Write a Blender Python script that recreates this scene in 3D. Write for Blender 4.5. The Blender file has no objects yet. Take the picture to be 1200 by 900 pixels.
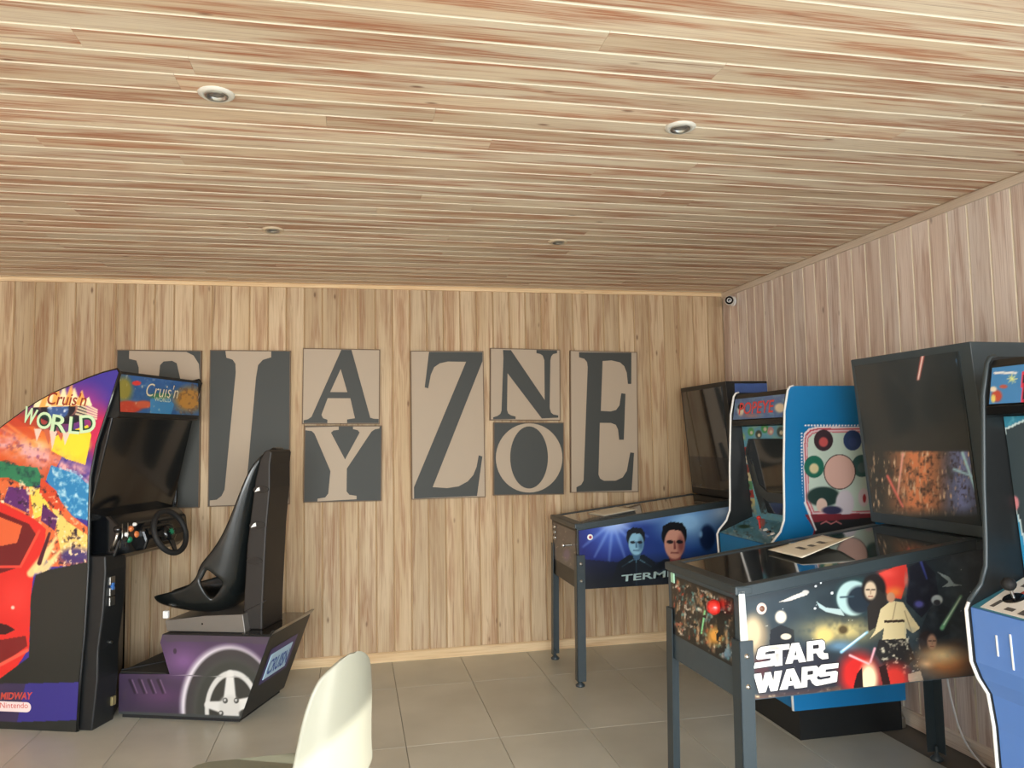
import bpy, math, random
import numpy as np
from mathutils import Vector, Matrix
from mathutils.geometry import tessellate_polygon
random.seed(7)
SC = bpy.context.scene
COL = SC.collection
PI = math.pi

# ------------------------------------------------------------------ camera
F_PX, YAW, PITCH, ROLL = 888.85, 0.20505, 0.07099, -0.017968
CAM = np.array([-2.6861, -5.1595, 1.44896])
_w = np.array([math.sin(YAW)*math.cos(PITCH), math.cos(YAW)*math.cos(PITCH), math.sin(PITCH)])
_r0 = np.array([math.cos(YAW), -math.sin(YAW), 0.0]); _u0 = np.cross(_r0, _w)
_r = _r0*math.cos(ROLL)+_u0*math.sin(ROLL); _u = -_r0*math.sin(ROLL)+_u0*math.cos(ROLL)
cd = bpy.data.cameras.new('camera'); cam = bpy.data.objects.new('camera', cd); COL.objects.link(cam)
cd.sensor_fit = 'HORIZONTAL'; cd.sensor_width = 36.0; cd.lens = F_PX*36.0/1200.0
cd.clip_start = 0.05; cd.clip_end = 100
M = Matrix(((_r[0], _u[0], -_w[0], CAM[0]), (_r[1], _u[1], -_w[1], CAM[1]), (_r[2], _u[2], -_w[2], CAM[2]), (0, 0, 0, 1)))
cam.matrix_world = M
SC.camera = cam

# ------------------------------------------------------------------ world, sun, window light, exposure
wd = bpy.data.worlds.new('world'); SC.world = wd; wd.use_nodes = True
nt = wd.node_tree; bg = nt.nodes['Background']
sky = nt.nodes.new('ShaderNodeTexSky'); sky.sky_type = 'NISHITA'; sky.sun_disc = False
sky.sun_elevation = math.radians(32); sky.sun_rotation = math.radians(110)
nt.links.new(sky.outputs[0], bg.inputs[0]); bg.inputs[1].default_value = 0.35
sl = bpy.data.lights.new('sun', 'SUN'); sl.energy = 5.0; sl.angle = 0.012; sl.color = (1.0, 0.96, 0.88)
sun = bpy.data.objects.new('sun', sl); COL.objects.link(sun)
sun.rotation_euler = Vector((-1.0, 0.55, -0.50)).to_track_quat('-Z', 'Y').to_euler()
def area(name, loc, direction, sx, sy, energy, col):
    l = bpy.data.lights.new(name, 'AREA'); l.shape = 'RECTANGLE'; l.size = sx; l.size_y = sy
    l.energy = energy; l.color = col
    o = bpy.data.objects.new(name, l); COL.objects.link(o); o.location = loc
    o.rotation_euler = Vector(direction).to_track_quat('-Z', 'Z').to_euler()
    return o
# lamps: daylight beyond the rear opening; unseen side fill added for the right-hand machines
area('rear_window_daylight', (-3.0, -9.6, 1.7), (0, 1, -0.10), 6.5, 3.4, 620, (0.95, 0.98, 1.0))
area('side_fill_light', (-0.06, -5.3, 0.95), (-0.6, 1, 0.0), 1.7, 1.6, 34, (0.84, 0.94, 1.0))
SC.view_settings.view_transform = 'Standard'; SC.view_settings.look = 'None'
SC.view_settings.gamma = 1.0; SC.view_settings.use_curve_mapping = False
SC.view_settings.exposure = 0.46

# ------------------------------------------------------------------ helpers
def lin(c):
    c = np.asarray(c, float)/255.0
    return np.where(c <= 0.04045, c/12.92, ((c+0.055)/1.055)**2.4)
def L3(*c):
    v = lin(c); return (float(v[0]), float(v[1]), float(v[2]), 1.0)
def to_px(P):
    d = np.asarray(P, float)-CAM; z = d@_w
    return 600+F_PX*(d@_r)/z, 450-F_PX*(d@_u)/z
def mat(name, rgb, rough=0.5, metal=0.0, coat=0.0, spec=0.5, emit=None, estr=0.0, bump=0.0, bscale=200, vary=0.0):
    m = bpy.data.materials.new(name); m.use_nodes = True; t = m.node_tree; b = t.nodes['Principled BSDF']
    c = L3(*rgb); b.inputs['Base Color'].default_value = c
    b.inputs['Roughness'].default_value = rough; b.inputs['Metallic'].default_value = metal
    b.inputs['Coat Weight'].default_value = coat; b.inputs['Coat Roughness'].default_value = 0.08
    b.inputs['Specular IOR Level'].default_value = spec
    if emit: b.inputs['Emission Color'].default_value = L3(*emit); b.inputs['Emission Strength'].default_value = estr
    if bump or vary:
        tc = t.nodes.new('ShaderNodeTexCoord'); n = t.nodes.new('ShaderNodeTexNoise'); n.inputs['Scale'].default_value = bscale
        n.inputs['Detail'].default_value = 4; t.links.new(tc.outputs['Object'], n.inputs['Vector'])
        if bump:
            bp = t.nodes.new('ShaderNodeBump'); bp.inputs['Strength'].default_value = bump; bp.inputs['Distance'].default_value = 0.002
            t.links.new(n.outputs[0], bp.inputs['Height']); t.links.new(bp.outputs[0], b.inputs['Normal'])
        if vary:
            mx = t.nodes.new('ShaderNodeMix'); mx.data_type = 'RGBA'; mx.inputs[6].default_value = tuple(x*(1-vary) for x in c[:3])+(1,)
            mx.inputs[7].default_value = tuple(min(1, x*(1+vary)) for x in c[:3])+(1,)
            t.links.new(n.outputs[0], mx.inputs[0]); t.links.new(mx.outputs[2], b.inputs['Base Color'])
    return m
def wood(name, axis, pale, mid, streak, amount, rough=0.6, lo=0.5):
    """whitewashed board: streaks run along `axis`, each board offset by its random number"""
    m = bpy.data.materials.new(name); m.use_nodes = True; t = m.node_tree; N = t.nodes; K = t.links
    b = N['Principled BSDF']; b.inputs['Roughness'].default_value = rough; b.inputs['Specular IOR Level'].default_value = 0.3
    tc = N.new('ShaderNodeTexCoord'); oi = N.new('ShaderNodeObjectInfo')
    mul = N.new('ShaderNodeVectorMath'); mul.operation = 'SCALE'; mul.inputs[0].default_value = (37.1, 51.7, 23.3)
    K.new(oi.outputs['Random'], mul.inputs['Scale'])
    add = N.new('ShaderNodeVectorMath'); add.operation = 'ADD'; K.new(tc.outputs['Object'], add.inputs[0]); K.new(mul.outputs[0], add.inputs[1])
    def noise(s, detail, rough_=0.55, dist=0.0):
        mp = N.new('ShaderNodeMapping'); sc = [s[1]]*3; sc[axis] = s[0]; mp.inputs['Scale'].default_value = sc
        K.new(add.outputs[0], mp.inputs['Vector'])
        n = N.new('ShaderNodeTexNoise'); n.inputs['Scale'].default_value = 1; n.inputs['Detail'].default_value = detail
        n.inputs['Roughness'].default_value = rough_; n.inputs['Distortion'].default_value = dist
        K.new(mp.outputs[0], n.inputs['Vector']); return n.outputs[0]
    def ramp(src, a, c):
        r = N.new('ShaderNodeMapRange'); r.interpolation_type = 'SMOOTHSTEP'; r.inputs['From Min'].default_value = a; r.inputs['From Max'].default_value = c
        K.new(src, r.inputs[0]); return r.outputs[0]
    def math_(op, a, c):
        q = N.new('ShaderNodeMath'); q.operation = op
        for i, v in enumerate((a, c)):
            if isinstance(v, (int, float)): q.inputs[i].default_value = v
            else: K.new(v, q.inputs[i])
        return q.outputs[0]
    def mix(f, a, c):
        q = N.new('ShaderNodeMix'); q.data_type = 'RGBA'
        K.new(f, q.inputs[0])
        for i, v in ((6, a), (7, c)):
            if isinstance(v, tuple): q.inputs[i].default_value = v
            else: K.new(v, q.inputs[i])
        return q.outputs[2]
    broad = ramp(noise((1.6, 22), 3, 0.5, 0.4), lo, lo+0.16)
    fine = ramp(noise((4.0, 170), 4, 0.6, 0.6), 0.40, 0.62)
    streaks = math_('MULTIPLY', broad, math_('ADD', math_('MULTIPLY', fine, 0.65), 0.35))
    tone = ramp(noise((0.7, 5), 2), 0.35, 0.65)
    c1 = mix(tone, pale, mid)
    dark = ramp(noise((2.2, 60), 5, 0.6, 0.8), 0.60, 0.74)
    c2 = mix(math_('MULTIPLY', streaks, amount), c1, streak)
    c3 = mix(math_('MULTIPLY', dark, amount*0.75), c2, tuple(x*0.55 for x in streak[:3])+(1,))
    # knots
    mp = N.new('ShaderNodeMapping'); sc = [9.0]*3; sc[axis] = 3.2; mp.inputs['Scale'].default_value = sc; K.new(add.outputs[0], mp.inputs['Vector'])
    v = N.new('ShaderNodeTexVoronoi'); v.inputs['Scale'].default_value = 1.0; K.new(mp.outputs[0], v.inputs['Vector'])
    kn = N.new('ShaderNodeMapRange'); kn.inputs['From Min'].default_value = 0.085; kn.inputs['From Max'].default_value = 0.03; K.new(v.outputs['Distance'], kn.inputs[0])
    c4 = mix(math_('MULTIPLY', kn.outputs[0], 0.8), c3, tuple(x*0.4 for x in streak[:3])+(1,))
    grain = ramp(noise((3.0, 260), 3, 0.6, 0.3), 0.46, 0.66)
    c4 = mix(math_('MULTIPLY', grain, 0.34), c4, tuple(x*0.80 for x in streak[:3])+(1,))
    per = N.new('ShaderNodeHueSaturation'); K.new(c4, per.inputs['Color'])
    K.new(math_('ADD', math_('MULTIPLY', oi.outputs['Random'], 0.20), 0.90), per.inputs['Value'])
    K.new(per.outputs[0], b.inputs['Base Color'])
    bp = N.new('ShaderNodeBump'); bp.inputs['Strength'].default_value = 0.25; bp.inputs['Distance'].default_value = 0.002
    K.new(noise((4.0, 170), 4), bp.inputs['Height']); K.new(bp.outputs[0], b.inputs['Normal'])
    return m

class G:
    """collects shapes; build() links them as ONE mesh object"""
    def __init__(s): s.v = []; s.f = []; s.m = []; s.sm = []
    def add(s, vs, fs, mi=0, smooth=False):
        o = len(s.v); s.v += [tuple(map(float, q)) for q in vs]; s.f += [tuple(i+o for i in q) for q in fs]
        s.m += [mi]*len(fs); s.sm += [smooth]*len(fs); return s
    def box(s, x0, x1, y0, y1, z0, z1, mi=0):
        return s.add([(x0,y0,z0),(x1,y0,z0),(x1,y1,z0),(x0,y1,z0),(x0,y0,z1),(x1,y0,z1),(x1,y1,z1),(x0,y1,z1)],
                     [(3,2,1,0),(4,5,6,7),(0,1,5,4),(1,2,6,5),(2,3,7,6),(3,0,4,7)], mi)
    def hexa(s, p, mi=0):   # eight points, bottom ring then top ring
        return s.add(p, [(3,2,1,0),(4,5,6,7),(0,1,5,4),(1,2,6,5),(2,3,7,6),(3,0,4,7)], mi)
    def prism(s, loops, to3, h0, h1, mi=0, mside=None):
        """loops: outline (+holes) in 2D; to3(u,v,h) -> xyz"""
        if not isinstance(loops[0][0], (tuple, list)): loops = [loops]
        tris = tessellate_polygon([[Vector((q[0], q[1], 0)) for q in lp] for lp in loops])
        flat = [q for lp in loops for q in lp]; n = len(flat)
        s.add([to3(q[0], q[1], h0) for q in flat]+[to3(q[0], q[1], h1) for q in flat],
              [tuple(reversed(t)) for t in tris]+[tuple(i+n for i in t) for t in tris], mi)
        k = 0; o = len(s.v)-2*n; fs = []
        for lp in loops:
            m_ = len(lp)
            for i in range(m_):
                a, b = k+i, k+(i+1) % m_; fs.append((o+a, o+b, o+b+n, o+a+n))
            k += m_
        s.f += fs; s.m += [mside if mside is not None else mi]*len(fs); s.sm += [False]*len(fs)
        return s
    def flat(s, loops, to3, mi=0):
        if not isinstance(loops[0][0], (tuple, list)): loops = [loops]
        tris = tessellate_polygon([[Vector((q[0], q[1], 0)) for q in lp] for lp in loops])
        return s.add([to3(q[0], q[1]) for lp in loops for q in lp], [tuple(t) for t in tris], mi)
    def cyl(s, p0, p1, r0, r1=None, n=16, mi=0, cap=True):
        r1 = r0 if r1 is None else r1; p0 = Vector(p0); p1 = Vector(p1); d = (p1-p0).normalized()
        a = d.orthogonal().normalized(); b = d.cross(a); o = []
        for p, r in ((p0, r0), (p1, r1)):
            for i in range(n): t = 2*PI*i/n; o.append(p+a*math.cos(t)*r+b*math.sin(t)*r)
        s.add(o, [(i, (i+1) % n, (i+1) % n+n, i+n) for i in range(n)], mi, True)
        if cap: s.add(o, [tuple(range(n))[::-1], tuple(range(n, 2*n))], mi)
        return s
    def tube(s, path, r, n=8, closed=False, mi=0):
        P = [Vector(p) for p in path]; m_ = len(P); vs = []
        prev = None
        for i, p in enumerate(P):
            a = P[(i+1) % m_] if (closed or i < m_-1) else P[i]; b = P[i-1] if (closed or i > 0) else P[i]
            d = (a-b).normalized()
            u = d.orthogonal().normalized() if prev is None else (prev-d*prev.dot(d)).normalized()
            prev = u; w_ = d.cross(u)
            for k in range(n): t = 2*PI*k/n; vs.append(p+u*math.cos(t)*r+w_*math.sin(t)*r)
        fs = []
        for i in range(m_ if closed else m_-1):
            j = (i+1) % m_
            for k in range(n): fs.append((i*n+k, i*n+(k+1) % n, j*n+(k+1) % n, j*n+k))
        if not closed: fs += [tuple(range(n))[::-1], tuple((m_-1)*n+k for k in range(n))]
        return s.add(vs, fs, mi, True)
    def lathe(s, prof, center=(0,0,0), axis=(0,0,1), n=24, mi=0):
        d = Vector(axis).normalized(); a = d.orthogonal().normalized(); b = d.cross(a); c = Vector(center); vs = []
        for r, h in prof:
            for i in range(n): t = 2*PI*i/n; vs.append(c+d*h+a*math.cos(t)*r+b*math.sin(t)*r)
        fs = [(j*n+i, j*n+(i+1) % n, (j+1)*n+(i+1) % n, (j+1)*n+i) for j in range(len(prof)-1) for i in range(n)]
        return s.add(vs, fs, mi, True)
    def build(s, name, mats, parent=None, bev=0.0, loc=None):
        me = bpy.data.meshes.new(name)
        vs, fs = s.v, s.f
        me.from_pydata(vs, [], fs)
        mats = mats if isinstance(mats, (list, tuple)) else [mats]
        for m_ in mats: me.materials.append(m_)
        me.polygons.foreach_set('material_index', s.m); me.polygons.foreach_set('use_smooth', s.sm)
        me.update()
        o = bpy.data.objects.new(name, me); COL.objects.link(o)
        if parent: o.parent = parent
        if loc is not None: o.location = loc
        if bev:
            b = o.modifiers.new('bevel', 'BEVEL'); b.width = bev; b.segments = 2; b.limit_method = 'ANGLE'; b.angle_limit = 0.6
        return o
def tag(o, label=None, cat=None, group=None, kind=None):
    if label: o['label'] = label
    if cat: o['category'] = cat
    if group: o['group'] = group
    if kind: o['kind'] = kind
    return o
def empty(name, loc, label, cat, rz=0.0, group=None):
    o = bpy.data.objects.new(name, None); o.empty_display_size = 0.1; COL.objects.link(o)
    o.location = loc; o.rotation_euler = (0, 0, rz); return tag(o, label, cat, group)
_fontcache = {}
def lettering(text, origin, ux, uy, height, width=None, mats=None, parent=None, name='lettering', shear=0.0, offset=0.0, lift=0.001):
    """flat letters laid in the plane origin + ux*u + uy*v (parent space); origin is the left end of the baseline"""
    key = (text, offset)
    if key not in _fontcache:
        c = bpy.data.curves.new('font', 'FONT'); c.body = text; c.size = 1.0; c.offset = offset; c.resolution_u = 4
        o = bpy.data.objects.new('font', c); COL.objects.link(o)
        me = bpy.data.meshes.new_from_object(o); bpy.data.objects.remove(o)
        v = np.array([tuple(q.co)[:2] for q in me.vertices]); f = [tuple(p.vertices) for p in me.polygons]
        v -= v.min(0); _fontcache[key] = (v, f); bpy.data.meshes.remove(me)
    v, f = _fontcache[key]; s = height/v[:, 1].max(); sx = (width/v[:, 0].max()) if width else s
    ux = Vector(ux).normalized(); uy = Vector(uy).normalized(); n = ux.cross(uy); o = Vector(origin)
    g = G(); g.add([o+ux*(q[0]*sx+shear*q[1]*s)+uy*(q[1]*s)+n*lift for q in v], f)
    return g.build(name, mats, parent)

# ---- printed artwork: a fine grid of coloured points; painters work in the photograph's pixel frame
ART = bpy.data.materials.new('printed_artwork'); ART.use_nodes = True
_b = ART.node_tree.nodes['Principled BSDF']; _b.inputs['Roughness'].default_value = 0.35; _b.inputs['Coat Weight'].default_value = 0.25
_a = ART.node_tree.nodes.new('ShaderNodeVertexColor'); _a.layer_name = 'print'
ART.node_tree.links.new(_a.outputs[0], _b.inputs['Base Color'])
BACKLIT = ART.copy(); BACKLIT.name = 'backlit_print'
BACKLIT.node_tree.nodes['Principled BSDF'].inputs['Roughness'].default_value = 0.15
def art(name, surf, nu, nv, painter, parent, m=ART):
    """surf(U,V) -> xyz in the space of `parent`"""
    U, V = np.meshgrid(np.linspace(0, 1, nu), np.linspace(0, 1, nv))
    P = np.stack(surf(U.ravel(), V.ravel()), 1)
    root = parent; W = Matrix.Identity(4)
    while root: W = (Matrix.LocRotScale(root.location, root.rotation_euler, root.scale)) @ W; root = root.parent
    Wn = np.array(W); Pw = P@Wn[:3, :3].T+Wn[:3, 3]
    X, Y = to_px(Pw)
    C = painter(X, Y, U.ravel(), V.ravel()); C = np.clip(lin(np.clip(C, 0, 255)), 0, 1)
    me = bpy.data.meshes.new(name); n = nu*nv
    i = np.arange(nu-1)[None, :]+nu*np.arange(nv-1)[:, None]
    q = np.stack([i, i+1, i+nu+1, i+nu], -1).reshape(-1, 4)
    me.vertices.add(n); me.vertices.foreach_set('co', P.astype(np.float32).ravel())
    me.loops.add(q.size); me.loops.foreach_set('vertex_index', q.ravel().astype(np.int32))
    me.polygons.add(len(q)); me.polygons.foreach_set('loop_start', np.arange(0, q.size, 4, dtype=np.int32))
    me.update(calc_edges=True); me.validate()
    a = me.color_attributes.new('print', 'FLOAT_COLOR', 'POINT')
    a.data.foreach_set('color', np.concatenate([C, np.ones((n, 1))], 1).astype(np.float32).ravel())
    me.materials.append(m)
    o = bpy.data.objects.new(name, me); COL.objects.link(o)
    if parent: o.parent = parent
    return o
def quad(A, B, C_, D):   # corners: (0,0) (1,0) (1,1) (0,1)
    A, B, C_, D = map(np.array, (A, B, C_, D))
    def f(U, V):
        P = A*((1-U)*(1-V))[:, None]+B*(U*(1-V))[:, None]+C_*(U*V)[:, None]+D*((1-U)*V)[:, None]
        return P[:, 0], P[:, 1], P[:, 2]
    return f
class Paint:
    def __init__(s, X, Y, base): s.X, s.Y = X, Y; s.C = np.empty((len(X), 3)); s.C[:] = base
    def put(s, mask, col):
        k = np.clip(mask, 0, 1)[:, None]; s.C = s.C*(1-k)+np.array(col, float)*k; return s
    def inside(s, pts):
        r = np.zeros(len(s.X), bool); n = len(pts)
        for i in range(n):
            (x0, y0), (x1, y1) = pts[i], pts[(i+1) % n]
            if y0 == y1: continue
            c = ((y0 > s.Y) != (y1 > s.Y)) & (s.X < (x1-x0)*(s.Y-y0)/(y1-y0)+x0); r ^= c
        return r.astype(float)
    def poly(s, pts, col, k=1.0): return s.put(s.inside(pts)*k, col)
    def ell(s, cx, cy, rx, ry, col, soft=0.0, k=1.0, rot=0.0):
        c, n = math.cos(rot), math.sin(rot); dx, dy = s.X-cx, s.Y-cy
        d = np.sqrt(((dx*c+dy*n)/rx)**2+((-dx*n+dy*c)/ry)**2)
        m_ = (d < 1).astype(float) if soft == 0 else np.clip((1-d)/soft, 0, 1)**1.3
        return s.put(m_*k, col)
    def line(s, x0, y0, x1, y1, w0, col, w1=None, soft=1.0, k=1.0):
        w1 = w0 if w1 is None else w1; dx, dy = x1-x0, y1-y0; l2 = dx*dx+dy*dy
        t = np.clip(((s.X-x0)*dx+(s.Y-y0)*dy)/l2, 0, 1); d = np.hypot(s.X-x0-t*dx, s.Y-y0-t*dy); w = (w0+(w1-w0)*t)/2
        return s.put(np.clip((w-d)/soft+0.5, 0, 1)*k, col)
def vnoise(X, Y, scale, seed=0):
    x = X/scale+1000.3+seed*17.1; y = Y/scale+1000.7+seed*9.7; xi = np.floor(x).astype(int); yi = np.floor(y).astype(int); fx = x-xi; fy = y-yi
    fx = fx*fx*(3-2*fx); fy = fy*fy*(3-2*fy)
    h = lambda a, b: ((np.sin(a*127.1+b*311.7+seed*74.7)*43758.5453) % 1.0)
    return (h(xi, yi)*(1-fx)+h(xi+1, yi)*fx)*(1-fy)+(h(xi, yi+1)*(1-fx)+h(xi+1, yi+1)*fx)*fy
def fbm(X, Y, scale, seed=0, o=3):
    r = 0; a = 0.5; tot = 0
    for i in range(o): r = r+a*vnoise(X, Y, scale/2**i, seed+i); tot += a; a *= 0.55
    return r/tot

# ------------------------------------------------------------------ materials
CEIL = wood('whitewashed_ceiling_board', 0, L3(232, 216, 190), L3(220, 198, 168), L3(178, 116, 84), 0.95, lo=0.45)
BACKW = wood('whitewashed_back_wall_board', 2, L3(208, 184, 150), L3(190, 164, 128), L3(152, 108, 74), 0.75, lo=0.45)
SIDEW = wood('whitewashed_side_wall_board', 2, L3(240, 228, 218), L3(226, 208, 194), L3(188, 158, 140), 0.8, lo=0.46)  # paler and pinker than the back wall: haze mixed into the wood colours
BEVELW = mat('pale_bevel', (228, 216, 192), 0.6)  # paler tone on the plank bevels
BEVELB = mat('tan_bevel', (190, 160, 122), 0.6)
TRIMW = wood('whitewashed_trim', 0, L3(232, 206, 166), L3(220, 190, 146), L3(190, 144, 98), 0.5)
TRIMR = wood('whitewashed_trim_side', 1, L3(226, 212, 194), L3(214, 198, 178), L3(190, 162, 136), 0.4)
PLASTER = mat('warm_plaster', (205, 185, 155), 0.8, vary=0.05, bscale=3)
BLACK = mat('black_laminate', (24, 26, 27), 0.42, vary=0.25, bscale=60)
BLACKG = mat('black_gloss', (16, 18, 20), 0.16, coat=0.3)
SLATE = mat('satin_black_powder_coat', (52, 62, 66), 0.38, vary=0.12, bscale=40)  # black metal lightened to slate, haze put into the colour
RUBBER = mat('black_rubber', (22, 22, 22), 0.7)
GLASS = mat('dark_monitor_glass', (20, 24, 24), 0.07, coat=0.6)
PFGLASS = mat('dark_playfield_glass', (30, 33, 34), 0.05, coat=0.8)
CHROME = mat('brushed_metal', (200, 200, 196), 0.28, metal=1.0)
WHITE = mat('white_plastic', (240, 240, 236), 0.4)
BLUEP = mat('sky_blue_laminate', (18, 118, 176), 0.45, vary=0.05, bscale=5)
BLUED = mat('periwinkle_blue_laminate', (92, 134, 204), 0.45, vary=0.04, bscale=5)
NAVY = mat('navy_blue_print', (66, 94, 156), 0.45, vary=0.35, bscale=8)
PURPLE = mat('purple_edge', (52, 44, 130), 0.4)
PAPER = mat('cream_paper', (236, 230, 210), 0.8)
INK = mat('grey_ink', (90, 84, 78), 0.8)
ORANGE = mat('orange_button', (210, 120, 66), 0.35)
GREEN = mat('green_button', (20, 120, 84), 0.35)
RED = mat('red_plastic', (206, 40, 34), 0.3, coat=0.5)

# ------------------------------------------------------------------ setting
XL, YB, H = -5.7, -6.8, 2.5
PW, PC = 0.1155, 0.1072
def structure(g, name, m, **k): return tag(g.build(name, m, **k), kind='structure')
# floor: mortar bed with single tiles
floor = structure(G().box(XL-0.1, 0.1, YB-0.1, 0.1, -0.12, -0.006), 'floor', mat('grout', (112, 104, 92), 0.9))
TILE = mat('greige_stoneware_tile', (172, 160, 140), 0.34, bump=0.03, bscale=90)
t = TILE.node_tree; tc = t.nodes.new('ShaderNodeTexCoord'); oi = t.nodes.new('ShaderNodeObjectInfo')
sc_ = t.nodes.new('ShaderNodeVectorMath'); sc_.operation = 'SCALE'; sc_.inputs[0].default_value = (31, 17, 5); t.links.new(oi.outputs['Random'], sc_.inputs['Scale'])
ad = t.nodes.new('ShaderNodeVectorMath'); t.links.new(tc.outputs['Object'], ad.inputs[0]); t.links.new(sc_.outputs[0], ad.inputs[1])
ns = t.nodes.new('ShaderNodeTexNoise'); ns.inputs['Scale'].default_value = 2.2; ns.inputs['Detail'].default_value = 6; t.links.new(ad.outputs[0], ns.inputs['Vector'])
mr = t.nodes.new('ShaderNodeMapRange'); mr.inputs['From Min'].default_value = 0.3; mr.inputs['From Max'].default_value = 0.7; t.links.new(ns.outputs[0], mr.inputs[0])
mx = t.nodes.new('ShaderNodeMix'); mx.data_type = 'RGBA'; mx.inputs[6].default_value = L3(184, 182, 166); mx.inputs[7].default_value = L3(204, 202, 186)
t.links.new(mr.outputs[0], mx.inputs[0]); t.links.new(mx.outputs[2], t.nodes['Principled BSDF'].inputs['Base Color'])
TX, TY, gp = 0.4515, 0.872, 0.0022
tile_mesh = {}
def tile(x0, x1, y0, y1):
    key = (round(x1-x0, 3), round(y1-y0, 3))
    if key not in tile_mesh:
        w, d = key; c = 0.0012
        g = G(); g.hexa([(0,0,-.006),(w,0,-.006),(w,d,-.006),(0,d,-.006),(0,0,-c),(w,0,-c),(w,d,-c),(0,d,-c)])
        g.hexa([(0,0,-c),(w,0,-c),(w,d,-c),(0,d,-c),(c,c,0),(w-c,c,0),(w-c,d-c,0),(c,d-c,0)])
        o = g.build('tile', TILE, floor); tile_mesh[key] = o.data
    else:
        o = bpy.data.objects.new('tile', tile_mesh[key]); COL.objects.link(o); o.parent = floor
    o.location = (x0, y0, 0)
xs = [-2.4525+TX*k for k in range(-8, 6)]; ys = [-0.556-TY*k for k in range(-1, 9)]
for i in range(len(xs)-1):
    for j in range(len(ys)-1):
        x0, x1 = max(xs[i], XL), min(xs[i+1], 0.0); y1, y0 = min(ys[j], 0.0), max(ys[j+1], YB)
        if x1-x0 < 0.01 or y1-y0 < 0.01: continue
        tile(x0+gp/2, x1-gp/2, y0+gp/2, y1-gp/2)
# board: profile across = (position, height) with V bevels
def board(name, length, width, axis, m, parent, loc, rot=(0, 0, 0)):
    """board of given length along local `axis`(0=X,2=Z); across = local X (walls) or Y (ceiling); face towards -Y (walls) or -Z (ceiling)"""
    bv, tk = 0.0055, 0.012
    sec = [(0.0005, tk), (0.0005, bv), (bv, 0), (width-bv, 0), (width-0.0005, bv), (width-0.0005, tk)]
    vs = []
    for e in (0.0004, length-0.0004):
        for a, h in sec: vs.append((a, -(tk-h)+tk, e) if axis == 2 else (e, a, h))
    n = len(sec); g = G()
    g.add(vs, [(i, i+1, i+1+n, i+n) for i in range(n-1)])
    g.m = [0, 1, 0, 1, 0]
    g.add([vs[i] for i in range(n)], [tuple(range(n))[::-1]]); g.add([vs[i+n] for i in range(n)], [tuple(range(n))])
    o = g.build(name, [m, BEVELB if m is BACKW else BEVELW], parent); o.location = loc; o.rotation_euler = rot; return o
def clone(o, loc, rot=None):
    c = o.copy(); COL.objects.link(c); c.location = loc
    if rot is not None: c.rotation_euler = rot
    return c
# back wall (y = 0), right wall (x = 0), left wall (x = XL)
wall_back = structure(G().box(XL-0.1, 0.1, 0.012, 0.12, -0.1, H+0.1), 'wall_back', PLASTER)
first = None; x = 0.0; k = 0
xj = [-2.4335+PW*i for i in range(-29, 23)]; xj = [q for q in xj if XL < q < -0.01]; xj = [XL]+xj+[0.0]
for a, b in zip(xj[:-1], xj[1:]):
    if abs((b-a)-PW) < 1e-4:
        if first is None: first = board('plank', H, PW, 2, BACKW, wall_back, (a, 0, 0))
        else: clone(first, (a, 0, 0))
    elif b-a > 0.015: board('plank', H, b-a, 2, BACKW, wall_back, (a, 0, 0))
wall_right = structure(G().box(0.012, 0.12, -4.25, 0.1, -0.1, H+0.1).box(0.012, 0.12, YB-0.1, -6.3, -0.1, H+0.1).box(0.012, 0.12, -6.3, -4.25, 2.1, H+0.1), 'wall_right', PLASTER)  # unseen opening, head height set for the sun patch on the chair
first = None
for i in range(36):
    y = -i*PW
    if first is None: first = board('plank', H, PW, 2, SIDEW, wall_right, (0, y, 0), (0, 0, -PI/2))
    else: clone(first, (0, y, 0))
wall_left = structure(G().box(XL-0.12, XL-0.012, YB-0.1, 0.1, -0.1, H+0.1), 'wall_left', PLASTER)
first = None
for i in range(58):
    y = YB+i*PW
    if first is None: first = board('plank', H, PW, 2, SIDEW, wall_left, (XL, y, 0), (0, 0, PI/2))
    else: clone(first, (XL, y, 0))
wall_rear = structure(G().box(XL, -5.3, YB-0.1, YB, -0.1, H).box(-0.7, 0, YB-0.1, YB, -0.1, H).box(-5.3, -0.7, YB-0.1, YB, 2.3, H), 'wall_rear', SIDEW)
wf = structure(G().box(-5.3, -5.24, YB-0.08, YB-0.02, 0, 2.3).box(-0.76, -0.7, YB-0.08, YB-0.02, 0, 2.3).box(-5.3, -0.7, YB-0.08, YB-0.02, 2.24, 2.3)
     .box(-3.8, -3.74, YB-0.08, YB-0.02, 0, 2.3).box(-2.3, -2.24, YB-0.08, YB-0.02, 0, 2.3).box(-5.3, -0.7, YB-0.08, YB-0.02, 0, 0.06), 'window_1', mat('dark_window_frame', (60, 58, 56), 0.5))
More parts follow.
